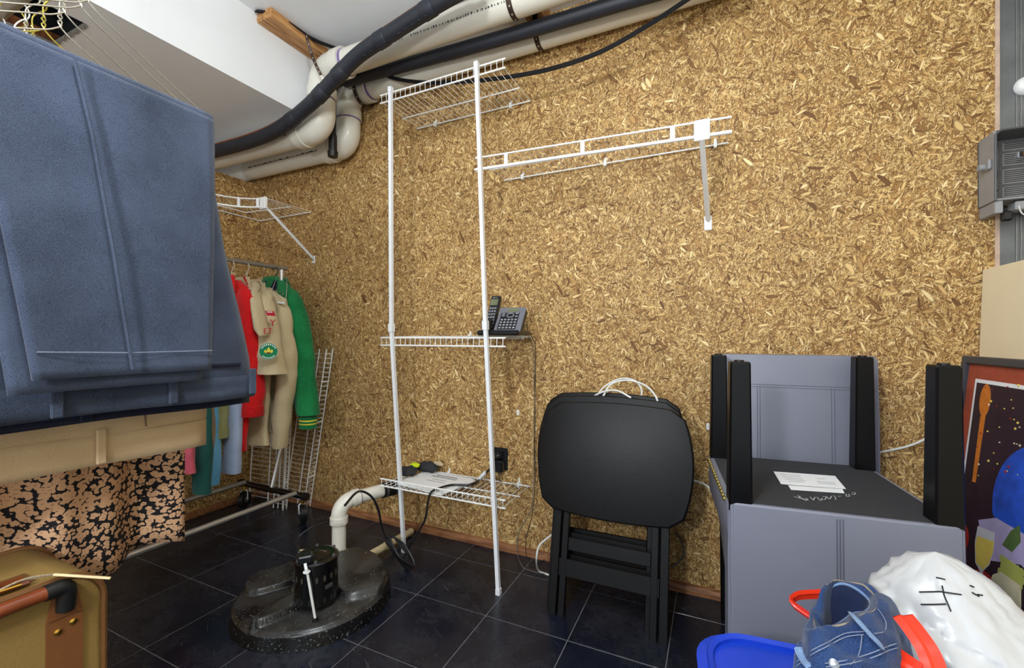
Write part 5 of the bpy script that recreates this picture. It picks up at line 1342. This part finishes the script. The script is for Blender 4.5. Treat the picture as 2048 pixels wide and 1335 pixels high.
for dz in (.003, .009): MB().sphere((x0+.064, yf_+.005, 1.518+dz), .002, 8, 5).build('copper_contact', COPPER, nb)
MB().tube(bez([(x0+.10, yf_+.02, z0+.01), (x0+.104, yf_, z0-.03), (x0+.085, yf_-.004, z0-.055), (x0+.06, yf_, z0-.045), (x0+.052, yf_, z0-.02)], 6), .0016, 6).build('loose_wire', CABLEW, nb)
MB().tube(bez([(x0+.12, yf_+.01, z0-.01), (x0+.09, yf_-.002, z0-.04), (x0+.066, yf_, z0-.07)], 6), .0014, 6).build('loose_wire', CABLEG, nb)
MB().rbox((x0+.024, yf_+.010, z0-.058), (x0+.046, yf_+.03, z0-.030), .004, None).build('tape_wrap', RUBBER, nb, smooth=False)
# white round fitting at the right edge
kn = onY(2047, 158, 1.80)
ko = MB().lathe([(.028, 0), (.028, .006), (.020, .016), (.006, .020)], (kn.x+.030, WY+.015, kn.z), 20, Matrix.Rotation(PI/2, 4, 'X')).build('round_fitting', WIRE); tag(ko, 'white round plastic fitting at the upper right picture edge', 'fitting')

# ================================================================== BIN, BAG, JEANS
bn = thing('storage_bin', 'bright blue plastic bin at the bottom edge before the chairs', 'bin', (.16, .79, 0))
def brect(cx, cy, w, d, z, r, n=7, rot=.10):
    out = []
    for ax, ay, a0 in ((w-r, d-r, 0), (-w+r, d-r, PI/2), (-w+r, -d+r, PI), (w-r, -d+r, 1.5*PI)):
        for k in range(n+1):
            a = a0+PI/2*k/n; x, y = ax+r*math.cos(a), ay+r*math.sin(a)
            out.append(V((cx+x*math.cos(rot)-y*math.sin(rot), cy+x*math.sin(rot)+y*math.cos(rot), z)))
    return out
bc = (.152, .765); BR = .452
MB().ring_loft([brect(*bc, .128, .125, .0, .05), brect(*bc, .155, .152, BR-.03, .07), brect(*bc, .158, .155, BR-.004, .07), brect(*bc, .156, .153, BR, .07), brect(*bc, .148, .145, BR-.004, .065), brect(*bc, .122, .119, .02, .05)]).build('body', BLUEBIN, bn, angle=50)
MB().ring_loft([brect(*bc, .157, .154, BR-.035, .07), brect(*bc, .172, .169, BR-.030, .08), brect(*bc, .174, .171, BR-.016, .08), brect(*bc, .157, .154, BR-.010, .07)]).build('rim_flange', BLUEBIN, bn, angle=50)
# white bag
bg = thing('plastic_bag', 'full white drawstring plastic bag with red ties and pen marks', 'bag', (.52, .86, 0))
BCN = V((.475, .885, 0))
def bagp(u, v):
    a = 2*PI*u
    z = .605*v
    prof = (.10+.12*math.sin(min(1, v*1.9)*PI/2)) if v < .50 else .22*max(0, math.cos((v-.50)/.50*PI/2))**.72
    rx = prof*1.0; ry = prof*.80
    k = max(0, v-.40)/.60
    c = BCN+V((-.135*k, .095*k, 0))
    p = c+V((rx*math.cos(a), ry*math.sin(a), z))
    hz = min(1, prof/.10); n = V((math.cos(a)*hz, math.sin(a)*hz, .35)).normalized()
    q = V((p.x*9+p.z*22, p.y*9-p.z*14, p.z*4))
    w_ = .028*noise.noise(p*6)+.020*abs(noise.noise(q))+.010*abs(noise.noise(V((p.x*40+p.z*60, p.y*30, p.z*18))))+.006*abs(noise.noise(p*55))
    return p+n*w_
MB().grid(bagp, 160, 110, wrap=True).build('bag_body', BAG, bg, angle=80)
# drawstring: loop on the left and band running down the front
def band(pts, wd, name, up=V((0, 0, 1)), tw=None):
    pts = bez(pts, 8); mb = MB(); rings = []
    for i, p in enumerate(pts):
        t = (pts[min(i+1, len(pts)-1)]-pts[max(i-1, 0)]).normalized()
        a = tw[min(int(i/len(pts)*len(tw)), len(tw)-1)] if tw else 0
        s = (up-t*up.dot(t)).normalized(); s = (s*math.cos(a)+t.cross(s)*math.sin(a))
        rings.append([p-s*wd, p-s*wd*.3+t.cross(s)*.002, p+s*wd*.3-t.cross(s)*.002, p+s*wd])
    mb.ring_loft(rings, cap=False)
    return mb.build(name, REDBAND, bg, solid=.0012)
band([onY(1745, 1192, .95), onY(1690, 1183, .955), onY(1640, 1187, .95), onY(1598, 1190, .94), onY(1581, 1200, .93)], .008, 'drawstring_tie')
band([onY(1580, 1197, .93), onY(1592, 1212, .92), onY(1625, 1235, .91), onY(1660, 1258, .90)], .006, 'drawstring_tie')
band([onY(1805, 1230, .775), onY(1830, 1262, .755), onY(1855, 1300, .735), onY(1872, 1345, .72), onY(1885, 1400, .70)], .012, 'drawstring_tie', up=V((1, 0, .2)))
band([onY(1790, 1312, .745), onY(1810, 1325, .73), onY(1840, 1345, .72)], .012, 'drawstring_tie', up=V((.4, 0, 1)))
# pen marks: short strokes lying on the bag
from mathutils.bvhtree import BVHTree
bgo = [o for o in bg.children if o.name.startswith('bag_body')][0]
bv = BVHTree.FromPolygons([v.co+ORG[bgo.name] for v in bgo.data.vertices], [tuple(p.vertices) for p in bgo.data.polygons])
def onbag(px, py):
    d = ray(px, py).normalized(); h = bv.ray_cast(V((0, 0, 1)), d)
    return (h[0]-d*.0015) if h[0] else None
for st_ in ([(1838, 1183), (1880, 1182), (1934, 1190)], [(1884, 1170), (1888, 1190), (1896, 1208), (1903, 1225)], [(1842, 1208), (1870, 1208), (1898, 1207)], [(1872, 1154), (1882, 1156), (1892, 1159)], [(1940, 1170), (1950, 1174)], [(1955, 1188), (1968, 1190)], [(1944, 1184), (1962, 1194)]):
    q = []
    for (p0, p1) in zip(st_[:-1], st_[1:]):
        for k in range(5): q.append(onbag(p0[0]+(p1[0]-p0[0])*k/5, p0[1]+(p1[1]-p0[1])*k/5))
    q = [p for p in q if p]
    if len(q) > 2: MB().tube(q, .0011, 5).build('pen_stroke', INKB, bg)
# jeans: waist opening upward, stuffed into the bin
jn = thing('denim_jeans', 'crumpled blue denim jeans spilling over the blue bin', 'jeans', (.20, .80, .45))
rim = [onY(1642, 1200, .86), onY(1655, 1178, .875), onY(1683, 1168, .885), onY(1712, 1178, .885), onY(1738, 1200, .865), onY(1741, 1214, .82), onY(1730, 1225, .79), onY(1708, 1228, .775), onY(1688, 1242, .765), onY(1665, 1255, .775), onY(1645, 1258, .80), onY(1638, 1232, .835)]
rimc = bez(rim, 5, closed=True); nR = len(rimc)
cen = sum(rimc, V())/nR
low_pts = bez([onY(1655, 1285, .80), onY(1665, 1250, .87), onY(1700, 1235, .93), onY(1750, 1225, .93), onY(1795, 1240, .88), onY(1808, 1265, .82), onY(1800, 1300, .76), onY(1775, 1325, .72), onY(1700, 1345, .68), onY(1620, 1345, .69), onY(1590, 1335, .72), onY(1610, 1310, .77)], 5, closed=True)
bot = [V((bc[0]+.02+.105*math.cos(a), bc[1]-.02+.10*math.sin(a), .40)) for a in [2*PI*(k/nR)+PI*.95 for k in range(nR)]][::-1]
def jean(u, v):
    k = int(u*nR) % nR
    if v < .55:
        f = v/.55; p = rimc[k].lerp(low_pts[k], f); p = p+V((0, 0, .022*math.sin(f*PI)))
    else:
        f = (v-.55)/.45; p = low_pts[k].lerp(bot[k], f)+((low_pts[k]-cen)*.10*math.sin(f*PI))
    s = min(1, v*5)
    return p+V((noise.noise(p*15), noise.noise(p*15+V((5, 0, 0))), noise.noise(p*15+V((0, 9, 0)))))*.014*s+V((-.2, -.6, .75))*(.040*s*(.30-abs(noise.noise(V((p.x*22+p.z*16, p.y*12+3, p.z*34)))))+.010*s*abs(noise.noise(p*40)))
MB().grid(jean, nR, 40, wrap=True).build('outer_denim', DENIM, jn, solid=.004, angle=70)
def jin(u, v):
    k = int(u*nR) % nR; return rimc[k].lerp(cen+V((0, 0, -.085)), v*.93)+V((0, 0, -.02*math.sin(v*PI)))
MB().grid(jin, nR, 8, wrap=True).build('inner_lining', DENIM_IN, jn, solid=.002, angle=70)
MB().tube([p+V((0, 0, .001)) for p in rimc], .0022, 6, closed=True).build('waist_edge', DENIM_EDGE, jn)
def jp(u, v, off=.004):
    p = jean(u, v); q = (p-cen); q.z = abs(q.z)*.2+.02; return p+V((-.25, -.75, .6)).normalized()*off
for vv in (.13, .15):
    MB().tube([jean(k/nR, vv)+V((-.1, -.5, .5)).normalized()*.003 for k in range(nR)], .0009, 5, closed=True).build('stitching', mat('tan_thread', (150, 138, 116), .8), jn)
jo = [o for o in jn.children if o.name.startswith('outer_denim')][0]
jv = BVHTree.FromPolygons([v.co+ORG[jo.name] for v in jo.data.vertices], [tuple(p.vertices) for p in jo.data.polygons])
def onj(px, py, off=.003):
    d = ray(px, py).normalized(); h = jv.ray_cast(V((0, 0, 1)), d)
    return (h[0]-d*off) if h[0] else None
def jline(pxs, off=.003, n=8):
    pts = bez([V((x, y, 0)) for x, y in pxs], n); return [q for q in (onj(p.x, p.y, off) for p in pts) if q]
for pxs in ([(1706, 1229), (1722, 1248), (1742, 1270), (1760, 1288)], [(1600, 1296), (1608, 1314), (1622, 1333)]):
    q = jline(pxs, .005)
    if len(q) > 3: MB().tube(q, .0075, 8, flat=.35, up=V((0, -.7, .7))).build('belt_loop', DENIM_EDGE, jn)
# waistband edge, pocket curves and fly seams, all double stitched
thread = mat('pale_denim_thread', (128, 136, 156), .8)
for pxs in ([(1585, 1330), (1620, 1302), (1655, 1284), (1690, 1266), (1728, 1262)], [(1588, 1335), (1624, 1308), (1658, 1290), (1692, 1273), (1728, 1268)], [(1650, 1326), (1700, 1318), (1740, 1306), (1775, 1292), (1800, 1284)], [(1652, 1333), (1705, 1325), (1745, 1314), (1778, 1300), (1802, 1293)],
            [(1745, 1205), (1762, 1225), (1772, 1245), (1768, 1262), (1748, 1266)], [(1700, 1328), (1712, 1318), (1720, 1300), (1724, 1270)]):
    q = jline(pxs, .0045)
    if len(q) > 3: MB().tube(q, .0006, 5).build('stitching', thread, jn)
bt_ = onj(1668, 1327, .004) or onY(1668, 1331, .675); MB().lathe([(.0058, -.002), (.0058, .001), (.004, .002), (.001, .002)], bt_, 16, Rz(-10) @ Rx(60)).build('button', STEEL, jn)
